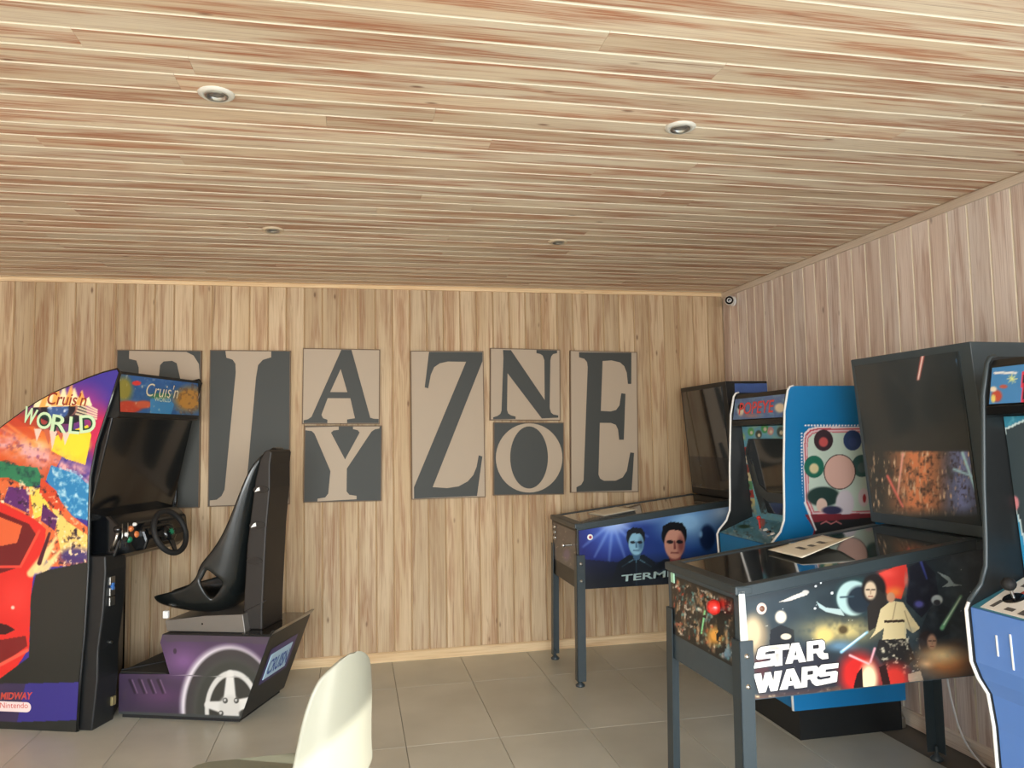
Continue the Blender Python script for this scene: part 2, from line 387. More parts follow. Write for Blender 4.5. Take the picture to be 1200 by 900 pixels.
# ceiling: rows of boards with butt joints
ceiling = structure(G().box(XL-0.1, 0.1, YB-0.1, 0.1, H+0.012, H+0.12), 'ceiling', PLASTER)
y = -3.135-PC*34; rows = []
while y < -0.002:
    y1 = min(y+PC, 0.0)
    if y >= YB-0.001 and y1-y > 0.02: rows.append((y, y1))
    y += PC
for ri, (y0, y1) in enumerate(rows):
    cuts = [XL]; xx = XL+random.uniform(0.5, 2.6)
    while xx < -0.5: cuts.append(xx); xx += random.choice((2.0, 2.4, 2.7, 3.0))
    cuts.append(0.0)
    for a, b in zip(cuts[:-1], cuts[1:]): board('plank', b-a, y1-y0, 0, CEIL, ceiling, (a, y0, H))
def strip(name, p0, p1, h, z, d, m, inward):
    p0 = Vector(p0); p1 = Vector(p1); L_ = (p1-p0).length; n = Vector(inward)
    sec = [(0, 0), (d, 0), (d, h-0.008), (d-0.008, h), (0, h)]
    vs = [p+n*a+Vector((0, 0, z+b)) for p in (p0, p1) for a, b in sec]; n_ = 5
    g = G().add(vs, [(i, (i+1) % n_, (i+1) % n_+n_, i+n_) for i in range(n_)]+[tuple(range(n_))[::-1], tuple(range(n_, 2*n_))])
    return structure(g, name, m)
strip('baseboard_back', (XL, 0, 0), (0, 0, 0), 0.062, 0, 0.016, TRIMW, (0, -1, 0))
strip('baseboard_right', (0, -0.016, 0), (0, -4.2, 0), 0.075, 0, 0.016, TRIMR, (-1, 0, 0))
strip('baseboard_left', (XL, -0.016, 0), (XL, YB, 0), 0.07, 0, 0.016, TRIMR, (1, 0, 0))
strip('trim_1', (XL, 0, 0), (0, 0, 0), 0.03, H-0.030, 0.014, TRIMW, (0, -1, 0))
strip('trim_2', (0, -0.014, 0), (0, -4.2, 0), 0.045, H-0.045, 0.014, TRIMR, (-1, 0, 0))
strip('trim_3', (XL, -0.014, 0), (XL, YB, 0), 0.035, H-0.035, 0.014, TRIMR, (1, 0, 0))

# ------------------------------------------------------------------ recessed ceiling lights
RINGW = mat('off_white_ring', (212, 208, 196), 0.5); RINGB = mat('beige_ring', (206, 186, 156), 0.5)
def ceiling_light(x, y, label, ringm=None):
    r = empty('recessed_ceiling_light', (x, y, H), label, 'ceiling light', group='recessed spots in the board ceiling')
    G().lathe([(0.030, -0.002), (0.036, -0.008), (0.044, -0.008), (0.052, -0.003), (0.053, 0.0)], n=32).build('trim_ring', ringm or RINGW, r)
    G().lathe([(0.024, 0.0), (0.028, -0.009), (0.033, -0.010), (0.035, -0.005)], n=32).build('inner_ring', CHROME, r)
    G().lathe([(0.0001, -0.002), (0.024, -0.002), (0.025, 0.0)], n=24).build('lens', mat('dull_grey_lens', (128, 122, 116), 0.3), r)
ceiling_light(-3.092, -2.809, 'round recessed ceiling spot, the large one at left nearest above the viewer')
ceiling_light(-1.592, -2.804, 'round recessed ceiling spot, the large one right of centre')
ceiling_light(-3.08, -1.306, 'small far recessed ceiling spot, left one of the far pair', RINGB)
ceiling_light(-1.611, -1.275, 'small far recessed ceiling spot, right one of the far pair', RINGB)

# ------------------------------------------------------------------ security camera
sc = empty('security_camera', (-0.015, -0.20, 2.40), 'small white security camera with black lens high in the wall corner', 'camera')
_dir = Vector((-0.45, -0.9, -0.08)).normalized(); c0 = Vector((-0.065, -0.055, -0.005))
G().cyl((0, 0, 0), (-0.012, 0, 0), 0.035, n=24).build('wall_plate', WHITE, sc, bev=0.002)
G().cyl((-0.012, 0, 0), tuple(c0-_dir*0.02), 0.012, n=12).build('bracket', WHITE, sc)
G().lathe([(0.001, -0.04), (0.026, -0.035), (0.032, -0.02), (0.032, 0.018), (0.029, 0.022)], center=c0, axis=_dir, n=24).build('housing', WHITE, sc)
ln = G().lathe([(0.029, 0.020), (0.028, 0.024), (0.001, 0.024)], center=c0, axis=_dir, n=24).build('lens', BLACKG, sc)
G().lathe([(0.012, 0.0245), (0.014, 0.0265), (0.016, 0.0245)], center=c0, axis=_dir, n=20).build('lens_ring', WHITE, ln)

# ------------------------------------------------------------------ lettered wall panels
def cnt(pts, px, py, w, h):    # crop coordinates -> panel units (metres, x right, z down)
    return [((a-px)/w*0.5, (b-py)/h) for a, b in pts]
def smooth_closed(pts, it=1):
    return pts
DARKP = mat('charcoal_print', (56, 58, 54), 0.6, bump=0.1, bscale=300)
LIGHTP = mat('greige_print', (176, 158, 136), 0.6, bump=0.1, bscale=300)
HAZY = mat('haze_lifted_black', (64, 76, 82), 0.4, vary=0.1, bscale=30)  # black cabinet lightened to blue-grey as painted haze
HAZYG = mat('haze_lifted_glass', (52, 60, 64), 0.07, coat=0.6)  # dark backglass with the haze lift in its colour
FRAME = mat('worn_brown_panel_edge', (112, 92, 72), 0.7)
def ellipse(cx, cy, rx, ry, n=48): return [(cx+rx*math.cos(2*PI*i/n), cy+ry*math.sin(2*PI*i/n)) for i in range(n)]
def chaikin(pts, k=2):
    for _ in range(k):
        q = []
        for i in range(len(pts)):
            a, b = pts[i], pts[(i+1) % len(pts)]
            if math.hypot(b[0]-a[0], b[1]-a[1]) < 1e-9: continue
            q += [(a[0]*.88+b[0]*.12, a[1]*.88+b[1]*.12), (a[0]*.12+b[0]*.88, a[1]*.12+b[1]*.88)]
        pts = q
    return pts
def panel(letter, x0, z1, hgt, tilt, loops, dark_bg, label):
    r = empty('letter_panel', (x0+0.25, -0.015, z1-hgt), label, 'wall panel', group='black and beige letter panels')
    r.rotation_euler = (0, tilt, 0)
    G().box(-0.25, 0.25, -0.012, 0.014, 0, hgt).build('board', FRAME, r, bev=0.001)
    bgm, lm = (DARKP, LIGHTP) if dark_bg else (LIGHTP, DARKP)
    e = 0.006
    G().box(-0.25+e, 0.25-e, -0.0135, -0.012, e, hgt-e).build('background', bgm, r)
    def cl(q): return (min(max(q[0], e+0.001), 0.499-e), min(max(q[1], e+0.001), hgt-e-0.001))
    loops = [[cl(q) for q in lp] for lp in loops]
    G().prism(loops, lambda u, v, h: (-0.25+u, -0.0136-h, hgt-v), 0, 0.0012).build('letter', lm, r)
    return r
def tall(pts, x, y, w, h): return [((a-x)/w*0.5, (b-y)/h*1.0) for a, b in pts]
def half(pts, x, y, w, h): return [((a-x)/w*0.5, (b-y)/h*0.5) for a, b in pts]
P_ = tall([(108,60),(345,75),(375,90),(398,125),(415,190),(412,250),(390,305),(340,328),(232,330),(225,640),(250,665),(290,670),(290,700),(90,700),(90,672),(130,665),(142,640),(150,190),(148,140),(138,112),(108,105)], 57, 68, 351, 645)
Ph = tall([(236,130),(250,115),(285,112),(305,122),(322,190),(320,240),(300,275),(232,280),(230,190)], 57, 68, 351, 645)
panel('P', -4.150, 2.045, 1.0, 0.004, [P_, Ph], True, 'black panel with beige letter P behind the driving cabinet')
L_ = tall([(508,60),(700,60),(700,97),(665,108),(645,130),(637,180),(600,640),(612,668),(680,665),(730,620),(755,570),(766,525),(782,525),(790,712),(452,712),(452,682),(480,680),(500,665),(512,640),(552,160),(550,125),(538,108),(512,100)], 443, 68, 340, 640)
panel('L', -3.600, 2.047, 1.0, 0.004, [L_], True, 'tall black panel with beige letter L behind the racing seat')
A_ = half([(985,68),(1028,68),(1110,350),(1125,354),(1149,355),(1149,373),(1012,373),(1012,357),(1045,352),(1025,270),(930,270),(905,338),(912,352),(930,358),(930,372),(832,372),(832,360),(850,356),(864,346)], 825, 66, 325, 310)
Ah = half([(983,150),(940,245),(1012,245)], 825, 66, 325, 310)
panel('A', -3.024, 2.060, 0.5, 0.012, [A_, Ah], False, 'square beige panel with black letter A')
Y_ = half([(832,398),(972,393),(972,408),(950,411),(940,420),(1000,532),(1060,420),(1052,410),(1032,405),(1032,390),(1145,388),(1143,403),(1125,406),(1110,416),(1008,570),(1008,665),(1020,679),(1050,684),(1050,698),(888,705),(888,693),(920,688),(932,672),(940,580),(872,424),(860,413),(834,410)], 830, 390, 325, 318)
panel('Y', -3.015, 1.551, 0.5, 0.014, [Y_], True, 'square black panel with beige letter Y')
Z_ = tall([(158,85),(393,85),(393,125),(168,672),(230,678),(280,672),(320,652),(345,625),(360,590),(370,540),(386,545),(360,716),(88,720),(88,670),(320,128),(240,127),(205,135),(180,152),(165,185),(153,245),(138,240)], 78, 80, 320, 643)
panel('Z', -2.316, 2.050, 1.0, 0.0, [Z_], False, 'tall beige panel with black letter Z')
N_ = half([(485,74),(520,74),(668,290),(667,115),(660,95),(650,88),(632,84),(632,70),(724,68),(724,82),(706,87),(698,97),(694,115),(690,325),(696,345),(706,353),(728,357),(728,367),(655,371),(505,175),(503,335),(508,350),(520,358),(540,363),(540,374),(443,378),(443,367),(462,361),(474,352),(479,338),(487,110)], 430, 66, 308, 314)
panel('N', -1.777, 2.068, 0.5, 0.018, [N_], False, 'square beige panel with black letter N')
panel('O', -1.762, 1.555, 0.5, 0.018, [ellipse(0.252, 0.245, 0.236, 0.238), ellipse(0.250, 0.242, 0.134, 0.214)], True, 'square black panel with beige letter O')
E_ = tall([(808,86),(1055,80),(1053,220),(1037,220),(1032,170),(1020,142),(1000,126),(960,118),(918,122),(908,340),(955,342),(980,335),(996,315),(1005,262),(1025,264),(1015,465),(993,465),(988,420),(978,400),(955,392),(903,392),(895,615),(902,632),(920,642),(975,642),(1008,628),(1028,600),(1045,520),(1063,522),(1050,684),(793,688),(793,668),(815,658),(826,640),(848,150),(845,128),(832,114),(808,108)], 767, 78, 316, 614)
panel('E', -1.215, 2.055, 1.0, 0.020, [E_], False, 'tall beige panel with black letter E nearest the machines')

# ------------------------------------------------------------------ driving cabinet (left)
TH = math.radians(-20.5); A0, B0 = -3.53, -2.2
AX = (math.cos(TH), math.sin(TH)); BX = (-math.sin(TH), math.cos(TH))
drv = empty('driving_arcade_machine', (A0*AX[0]+B0*BX[0], A0*AX[1]+B0*BX[1], 0),
            'sit-down driving arcade machine with colourful side art and black racing seat', 'arcade machine', rz=TH)
def la(a): return a-A0
def lb(b): return b-B0
front = [(-3.53, 0.0), (-3.52, 0.25), (-3.50, 0.5), (-3.487, 0.82), (-3.489, 1.10), (-3.487, 1.28), (-3.453, 1.458), (-3.393, 1.634), (-3.33, 1.825)]
top = [(-3.34, 1.841), (-3.42, 1.825), (-3.52, 1.795), (-3.718, 1.722), (-3.80, 1.682), (-3.867, 1.645), (-4.017, 1.548), (-4.25, 1.36), (-4.5, 1.10), (-4.62, 0.9), (-4.62, 0.0), (-3.80, 0.0)]
prof = [(la(a), z) for a, z in front+top]
BN, BF, TK = 0.0, 0.78, 0.02      # near and far side of the cabinet, board thickness
xz = lambda u, v, h: (u, h, v)
def clamp_wall(o):
    for v in o.data.vertices:
        a = v.co.x+A0; bm_ = (-0.05-a*AX[1])/BX[1]-B0
        if v.co.y > bm_: v.co.y = bm_ if v.co.y > BF-0.012 or 'trim' in o.name else bm_-0.018
sp_near = G().prism(prof, xz, 0.001, TK).build('side_panel', PURPLE, drv)
prof_far = [(-3.80, 0.0), (-3.80, 0.84), (-3.64, 0.93), (-3.51, 0.98), (-3.489, 1.10)]+front[5:]+top[:-1]
prof_far = [(la(a), z) for a, z in prof_far]
sp_far = G().prism(prof_far, xz, BF-TK, BF).build('side_panel', BLACK, drv); clamp_wall(sp_far)
for lo_, y_ in ((prof, 0.010), (prof_far, BF-0.010)):
    clamp_wall(G().tube([(u, y_, v) for u, v in lo_[:-2]], 0.0105, 6).build('edge_trim', BLACKG, drv))
# printed side art
fz = np.array([z for a, z in front]+[1.841]); fa = np.array([la(a) for a, z in front]+[la(-3.34)])
tz = np.array([z for a, z in top[:-1]][::-1]); ta = np.array([la(a) for a, z in top[:-1]][::-1])
tz2 = tz+np.arange(len(tz))*1e-6
def side_surf(U, V):
    z = V*1.838; x1 = np.interp(z, fz, fa); x0 = np.interp(z, tz2, ta)
    return x0+(x1-x0)*U, np.full_like(U, -0.0005), z
def paint_drive(X, Y, U, V):
    p = Paint(X, Y, (60, 46, 140))
    n = fbm(X, Y, 26, 1); n2 = fbm(X, Y, 9, 5); n3 = fbm(X, Y, 4.5, 9)
    # sky: violet, magenta, orange, yellow
    g = np.clip((Y-440-(X-60)*-0.25)/90, 0, 1.6)
    p.put(np.clip(1.4-g*1.6+(X-90)/120, 0, 1), (62, 50, 150))
    p.ell(95, 475, 42, 36, (150, 50, 140), 0.7); p.ell(118, 510, 26, 44, (206, 40, 84), 0.6)
    p.put(np.clip((150-X-(Y-440)*0.9)/60, 0, 1)*np.clip((Y-470)/20, 0, 1), (186, 62, 44))
    p.poly([(-200, 500), (40, 500), (80, 520), (60, 560), (-200, 700)], (222, 92, 40), 0.9)
    p.ell(38, 520, 50, 26, (246, 150, 60), 0.9); p.ell(40, 523, 26, 10, (255, 236, 180), 0.9)
    p.poly([(62, 512), (103, 498), (107, 510), (100, 545), (78, 538), (60, 528)], (250, 214, 48)); p.ell(84, 521, 26, 17, (252, 222, 56), 0.3)
    p.poly([(-200, 415), (20, 490), (48, 512), (20, 520), (-200, 640)], (214, 74, 44), 0.65)
    # red rays
    for a in (-0.5, -0.25, 0.0, 0.3): p.line(42, 522, -20, 505+a*60, 5, (250, 160, 80), 1, 2, 0.6)
    # pink spray band
    d = (Y-(520+(X-10)*0.42)); band = np.exp(-(d/13)**2)
    p.put(band*np.clip(n2*2.4-0.5, 0, 1), (238, 176, 176)); p.put(band*np.clip(n3*2.6-1.35, 0, 1), (112, 46, 112))
    # green hill and blue water
    p.poly([(-200, 500), (0, 540), (18, 545), (44, 548), (52, 566), (36, 572), (10, 560), (-200, 560)], (24, 130, 92), 0.9)
    p.put(p.inside([(-200, 500), (0, 536), (18, 543), (48, 546), (54, 566), (36, 574), (10, 562), (-200, 560)])*np.clip(n3*3-1.5, 0, 1), (12, 60, 60))
    p.poly([(60, 545), (90, 556), (106, 570), (104, 610), (86, 606), (66, 580), (54, 562)], (40, 130, 186))
    p.put(p.inside([(60, 545), (90, 552), (106, 566), (104, 610), (86, 606), (66, 580)])*np.clip(n3*3-1.4, 0, 1), (180, 220, 236))
    # desert town
    p.poly([(-200, 560), (10, 563), (36, 574), (56, 568), (84, 604), (106, 620), (102, 662), (60, 664), (44, 640), (20, 610), (-200, 600)], (226, 110, 60))
    p.poly([(34, 570), (50, 572), (60, 600), (40, 608)], (252, 214, 90)); p.poly([(60, 590), (80, 612), (104, 628), (102, 655), (72, 650)], (246, 206, 110))
    p.poly([(48, 560), (66, 575), (76, 600), (62, 596), (46, 578)], (214, 74, 40))
    p.poly([(10, 570), (34, 574), (34, 602), (4, 588)], (96, 40, 110)); p.poly([(50, 590), (68, 606), (64, 622), (48, 610)], (90, 34, 96))
    reg = p.inside([(-200, 560), (10, 560), (60, 570), (106, 625), (102, 664), (60, 664), (-200, 620)])
    p.put(reg*np.clip(n3*5-3.1, 0, 1), (40, 24, 44)); p.put(reg*np.clip(fbm(X, Y, 5, 31)*5-3.2, 0, 1), (255, 232, 190))
    p.ell(88, 652, 26, 14, (52, 40, 110), 0.5, 0.9); p.put(p.inside([(60, 620), (104, 626), (100, 664), (60, 664)])*np.clip(fbm(X, Y, 3.5, 41)*5-2.9, 0, 1), (250, 220, 170))
    # large red car
    p.poly([(-300, 520), (0, 588), (40, 608), (54, 620), (52, 640), (40, 668), (36, 700), (34, 760), (14, 790), (-300, 900)], (222, 44, 38))
    p.poly([(-300, 540), (0, 600), (34, 614), (42, 626), (24, 664), (0, 672), (-300, 640)], (110, 20, 26))
    p.poly([(-300, 550), (0, 606), (26, 616), (20, 636), (0, 640), (-300, 600)], (240, 110, 60), 0.9)
    p.line(-60, 665, 24, 664, 3, (236, 70, 56)); p.line(24, 664, 46, 622, 3, (240, 80, 60))
    p.ell(18, 700, 26, 30, (234, 58, 50), 0.8); p.ell(15, 712, 3, 3, (255, 200, 180), 0.5)
    p.poly([(-20, 726), (8, 732), (18, 738), (6, 744), (-20, 742)], (60, 16, 20))
    p.poly([(-60, 760), (30, 745), (32, 757), (0, 780), (-60, 800)], (110, 24, 26), 0.9); p.line(-20, 790, 32, 762, 4, (236, 90, 70))
    for (a_, b_, c_, d_) in ((36, 672, 66, 630), (44, 668, 62, 640), (52, 668, 70, 646)): p.line(a_, b_, c_, d_, 9, (255, 224, 150), 3, 3, 0.9)
    p.line(46, 660, 58, 625, 5, (70, 24, 40), 3)
    # blank dark lower panel, violet foot
    p.poly([(-300, 900), (-300, 800), (0, 795), (34, 770), (36, 700), (42, 674), (56, 668), (120, 655), (120, 900)], (34, 37, 34))
    p.poly([(30, 801), (120, 799), (120, 843), (20, 846)], (52, 46, 124)); p.poly([(-300, 800), (30, 801), (20, 846), (-300, 842)], (72, 52, 110), 0.55)
    # logo: planet in a gate, fiery script is added as lettering
    p.ell(70, 480, 32, 17, (20, 18, 40), 0, 1, 0.12)
    p.ell(68, 476, 25, 15, (236, 150, 120), 0.15, 1, 0.1); p.ell(68, 478, 22, 14, (24, 20, 34), 0.1); p.ell(68, 480, 14, 13, (56, 90, 150), 0.2)
    p.put(p.inside([(56, 468), (80, 468), (80, 492), (56, 492)])*np.clip(n3*4-2.0, 0, 1)*(((X-68)/14)**2+((Y-480)/13)**2 < 1), (230, 240, 250))
    for i in range(5): p.line(89+i*1.3, 485-i*3.6, 113+i*0.2, 491-i*2.6, 1.8, (246, 228, 190))
    for i, (fx, fy) in enumerate([(46, 470), (53, 463), (60, 456), (67, 454), (74, 459), (81, 458), (88, 463), (95, 466), (101, 474)]):
        p.poly([(fx-7, 477-i*0.4), (fx-1+(i % 3)*2, fy-9), (fx+7, 477-i*0.2)], (252, 178, 92) if i % 2 else (255, 236, 190))
    for i, fx in enumerate((44, 55, 62, 70, 77)): p.poly([(fx-4, 502+i), (fx+5, 503+i), (fx-1+i % 2*3, 517+i % 3*5)], (206, 100, 70) if i % 2 else (240, 206, 190))
    return p.C
a_ = art('side_art', side_surf, 420, 420, paint_drive, sp_near); tag(a_, 'multicoloured printed side panel with red car and sunset sky')
def on_side(px, py):    # reference point -> local (x, z) of the near side plane
    d = (px-600)*_r/F_PX-(py-450)*_u/F_PX+_w
    n = np.array([BX[0], BX[1], 0]); t_ = (np.array([drv.location.x, drv.location.y, 0])-CAM)@n/(d@n); P = CAM+t_*d-np.array([drv.location.x, drv.location.y, 0])
    return P[0]*AX[0]+P[1]*AX[1], P[2]
def side_text(text, p0, p1, hpx, m, off=0.0, shear=0.0, dy=-0.0012, nm='lettering'):
    a, b = on_side(*p0), on_side(*p1); h = on_side(p0[0], p0[1]-hpx)[1]-a[1]
    ux = Vector((b[0]-a[0], 0, b[1]-a[1])); uy = Vector((-ux.z, 0, ux.x))
    return lettering(text, (a[0], dy, a[1]), ux, uy, h, ux.length, m, sp_near, nm, shear, off, 0.0)
LG = mat('pale_green_ink', (206, 232, 190), 0.4); DG = mat('dark_green_ink', (20, 70, 48), 0.4); RI = mat('red_ink', (196, 74, 58), 0.4)
OI = mat('cream_orange_ink', (255, 214, 150), 0.4)
for ch, p0, p1, h_ in (('W', (25, 494), (40, 499), 19), ('O', (41, 500), (58, 505), 20), ('R', (59, 505), (78, 508), 20), ('L', (80, 508), (93, 509), 20), ('D', (94, 508), (113, 506), 21)):
    side_text(ch, p0, p1, h_, DG, 0.06, dy=-0.0012); side_text(ch, p0, p1, h_, LG, 0.035 if ch == 'W' else 0.012, dy=-0.0020)
side_text("Cruis'n", (54, 474), (100, 476), 15, mat('rust_ink', (150, 56, 34), 0.4), 0.012, 0.2, dy=-0.0012)
side_text('MIDWAY', (0.5, 819.8), (37, 819.6), 8.5, RI, 0.03, 0.2)
a, b = on_side(-18, 829.5), on_side(36.5, 829.5)
zz = a[1]+0.024; rr_ = 0.025; pill = [(b[0]-rr_+rr_*math.cos(t_), zz-0.012+rr_*math.sin(t_)) for t_ in np.linspace(-PI/2, PI/2, 10)]+[(a[0]+rr_*math.cos(t_), zz-0.012+rr_*math.sin(t_)) for t_ in np.linspace(PI/2, 3*PI/2, 10)]
G().prism(pill, lambda u, v, h: (u, -h, v), 0.0008, 0.0014).build('badge', mat('pink_white_ink', (244, 216, 210), 0.4), sp_near)
side_text('Nintendo', (0.5, 829.6), (33, 829.8), 6.5, RI, 0.0, dy=-0.0020)
# inside of the cabinet: rear body, marquee, screen, dashboard, column
rear_body = [(-4.58, 0.02), (-3.82, 0.02), (-3.82, 0.84), (-3.60, 0.93), (-3.56, 1.02), (-3.70, 1.10), (-3.62, 1.62), (-3.45, 1.76), (-3.72, 1.70), (-3.87, 1.62), (-4.02, 1.52), (-4.25, 1.33), (-4.48, 1.08), (-4.58, 0.88)]
G().prism([(la(a), z) for a, z in rear_body], xz, TK+0.001, BF-TK-0.001).build('body', BLACK, drv); clamp_wall(drv.children[-1] if drv.children[-1].name.startswith('body') else bpy.data.objects['body'])
G().prism([(la(a), z) for a, z in [(-3.345, 1.836), (-3.337, 1.60), (-3.36, 1.59), (-3.60, 1.60), (-3.60, 1.76)]], xz, TK+0.001, BF-TK-0.001).build('marquee_box', BLACK, drv)
def paint_marq(X, Y, U, V):
    p = Paint(X, Y, (40, 92, 150)); n = fbm(X, Y, 9, 3); n3 = fbm(X, Y, 3.5, 13)
    p.put(np.clip((V-0.55)*3, 0, 1), (44, 98, 164)); p.put(np.clip(n*2-1, 0, 1)*0.6, (120, 170, 210))
    p.ell(145, 456, 14, 20, (150, 140, 60), 0.5); p.ell(150, 477, 20, 9, (196, 66, 46), 0.3); p.ell(168, 474, 14, 6, (206, 90, 60), 0.4)
    p.ell(222, 468, 24, 20, (196, 140, 62), 0.5); p.put(np.clip((X-195)/20, 0, 1)*np.clip(n3*4-2.2, 0, 1), (90, 58, 40))
    p.poly([(176, 468), (192, 460), (204, 474), (200, 487), (176, 487)], (60, 136, 190)); p.ell(188, 464, 18, 5, (60, 130, 90), 0.5)
    p.put(np.clip(n3*5-3.5, 0, 1)*0.7, (230, 220, 190))
    p.ell(160, 449, 6, 3, (230, 60, 60), 0.2)
    return p.C
mz = [(-3.345, 1.822), (-3.338, 1.620)]
def dq(a0, b0, z0, a1, b1, z1, off=0.002):
    return quad((la(a0)+off, lb(b0), z0), (la(a0)+off, lb(b1), z0), (la(a1)+off, lb(b1), z1), (la(a1)+off, lb(b0), z1))
mq = art('marquee', dq(-3.335, -2.175, 1.622, -3.343, -1.445, 1.820), 130, 44, paint_marq, drv); tag(mq, 'bright race scene header sign')
lettering("Cruis'n", (la(-3.337)+0.004, lb(-1.975), 1.715), (0, 1, 0), (0, 0, 1), 0.075, 0.30, mat('cream_ink', (240, 226, 190), 0.4), mq, shear=0.35, offset=-0.006)
lettering("WORLD", (la(-3.337)+0.004, lb(-1.89), 1.690), (0, 1, 0), (0, 0, 1), 0.024, 0.15, mat('pale_ink', (206, 226, 200), 0.4), mq)
G().hexa([(la(-3.66), lb(-2.179), 1.05), (la(-3.505), lb(-2.179), 1.05), (la(-3.505), lb(-1.441), 1.05), (la(-3.66), lb(-1.441), 1.05),
          (la(-3.55), lb(-2.179), 1.60), (la(-3.372), lb(-2.179), 1.60), (la(-3.372), lb(-1.441), 1.60), (la(-3.55), lb(-1.441), 1.60)]).build('monitor_bezel', BLACKG, drv, bev=0.006)
G().add([(la(-3.497), lb(-2.15), 1.09), (la(-3.497), lb(-1.47), 1.09), (la(-3.385), lb(-1.47), 1.565), (la(-3.385), lb(-2.15), 1.565)], [(0, 1, 2, 3)]).build('screen', mat('olive_dark_screen', (40, 44, 36), 0.16, coat=0.5), drv)
dash = [(-3.60, 1.05), (-3.50, 1.09), (-3.43, 1.075), (-3.37, 1.02), (-3.36, 0.95), (-3.39, 0.87), (-3.42, 0.84), (-3.60, 0.84)]
db = G().prism([(la(a), z) for a, z in dash], xz, lb(-2.12), lb(-1.50)).build('dashboard', BLACKG, drv, bev=0.012)
G().prism([(la(a), z) for a, z in [(-3.42, 1.03), (-3.345, 0.99), (-3.32, 0.93), (-3.34, 0.875), (-3.42, 0.86)]], xz, lb(-1.95), lb(-1.67)).build('steering_housing', BLACKG, drv, bev=0.015)
g = G(); rings = [(0.0, -3.455), (0.25, -3.43), (0.40, -3.43), (0.60, -3.405), (0.80, -3.395), (0.88, -3.40)]; vs = []
for z_, af in rings:
    for a, b in ((-3.82, -2.179), (af, -2.179), (af, -2.02), (af-0.02, -1.995), (-3.60, -1.75), (-3.82, -1.48)): vs.append((la(a), lb(b), z_))
g.add(vs, [(j_*6+i_, j_*6+(i_+1) % 6, (j_+1)*6+(i_+1) % 6, (j_+1)*6+i_) for j_ in range(5) for i_ in range(6)]+[(5, 4, 3, 2, 1, 0), (30, 31, 32, 33, 34, 35)])
g.build('column', BLACK, drv, bev=0.008)
# buttons
xb = la(-3.372)
for (b_, z_, m_, rr2) in ((-2.03, 1.000, ORANGE, 0.014), (-1.985, 0.965, ORANGE, 0.017), (-2.04, 0.945, GREEN, 0.015), (-2.07, 0.975, WHITE, 0.011), (-2.0, 1.02, WHITE, 0.009)):
    G().lathe([(0.0001, 0.016), (rr2*0.7, 0.015), (rr2, 0.010), (rr2*1.2, 0.0)], center=(xb+0.004, lb(b_), z_), axis=(1, 0, 0.1), n=16).build('button', m_, db)
G().tube([(xb+0.008, lb(-2.055), 1.035), (xb+0.012, lb(-2.06), 0.97), (xb, lb(-2.065), 0.91)], 0.0022, 6).build('metal_strip', CHROME, db)
G().tube([(xb+0.008, lb(-2.1), 1.035), (xb+0.012, lb(-2.105), 0.97), (xb, lb(-2.11), 0.91)], 0.0022, 6).build('metal_strip', CHROME, db)
# shifter
sh = G().tube([(la(-3.40), lb(-2.135), 0.90), (la(-3.37), lb(-2.14), 0.96), (la(-3.36), lb(-2.14), 1.0)], 0.008, 8).build('gear_lever', CHROME, drv)
G().lathe([(0.001, -0.02), (0.018, -0.012), (0.022, 0.0), (0.018, 0.014), (0.001, 0.02)], center=(la(-3.36), lb(-2.14), 1.01), n=14).build('knob', BLACKG, sh)
# steering wheel
wc = Vector((la(-3.29), lb(-1.79), 0.955)); wn = Vector((0.93, -0.10, 0.34)).normalized(); wa = wn.cross(Vector((0, 0, 1))).normalized(); wb = wa.cross(wn)
sw = G().cyl(wc-wn*0.10, wc-wn*0.01, 0.03, 0.045, 20).build('steering_wheel', BLACK, drv)
G().tube([wc+(wa*math.cos(t_)+wb*math.sin(t_))*0.122 for t_ in np.linspace(0, 2*PI, 41)[:-1]], 0.0155, 10, closed=True).build('rim', RUBBER, sw)
for an in (0.0, PI, -PI/2):
    d_ = wa*math.cos(an)+wb*math.sin(an); s_ = wn.cross(d_)
    G().hexa([wc+d_*0.03-s_*0.02-wn*0.012, wc+d_*0.115-s_*0.012-wn*0.006, wc+d_*0.115+s_*0.012-wn*0.006, wc+d_*0.03+s_*0.02-wn*0.012,
              wc+d_*0.03-s_*0.02-wn*0.004, wc+d_*0.115-s_*0.012+wn*0.002, wc+d_*0.115+s_*0.012+wn*0.002, wc+d_*0.03+s_*0.02-wn*0.004]).build('spoke', BLACKG, sw)
G().lathe([(0.0001, 0.010), (0.03, 0.008), (0.045, 0.0), (0.047, -0.012)], center=wc, axis=wn, n=24).build('hub', BLACKG, sw)
star = []
for i in range(16):
    r_ = 0.026 if i % 2 == 0 else 0.011; t_ = 2*PI*i/16; star.append(wc+wn*0.0115+(wa*math.cos(t_)+wb*math.sin(t_))*r_)
G().add(star, [tuple(range(16))]).build('emblem', GREEN, sw)
# coin plates on the column
for z_, m_ in ((0.745, CHROME), (0.69, CHROME), (0.64, CHROME)):
    G().box(la(-3.402), la(-3.390), lb(-2.15), lb(-2.11), z_-0.022, z_+0.022).build('coin_plate', m_, drv, bev=0.003)
G().box(la(-3.398), la(-3.386), lb(-2.137), lb(-2.122), 0.70, 0.735).build('coin_slot', mat('blue_token_slot', (60, 110, 180), 0.3), drv)
G().cyl((la(-3.43), lb(-2.09), 0.42), (la(-3.418), lb(-2.09), 0.42), 0.009, n=14).build('lock', CHROME, drv)
G().box(la(-3.445), la(-3.432), lb(-2.06), lb(-2.03), 0.085, 0.13).build('coin_return', mat('brass_plate', (170, 156, 110), 0.35, metal=0.6), drv, bev=0.002)
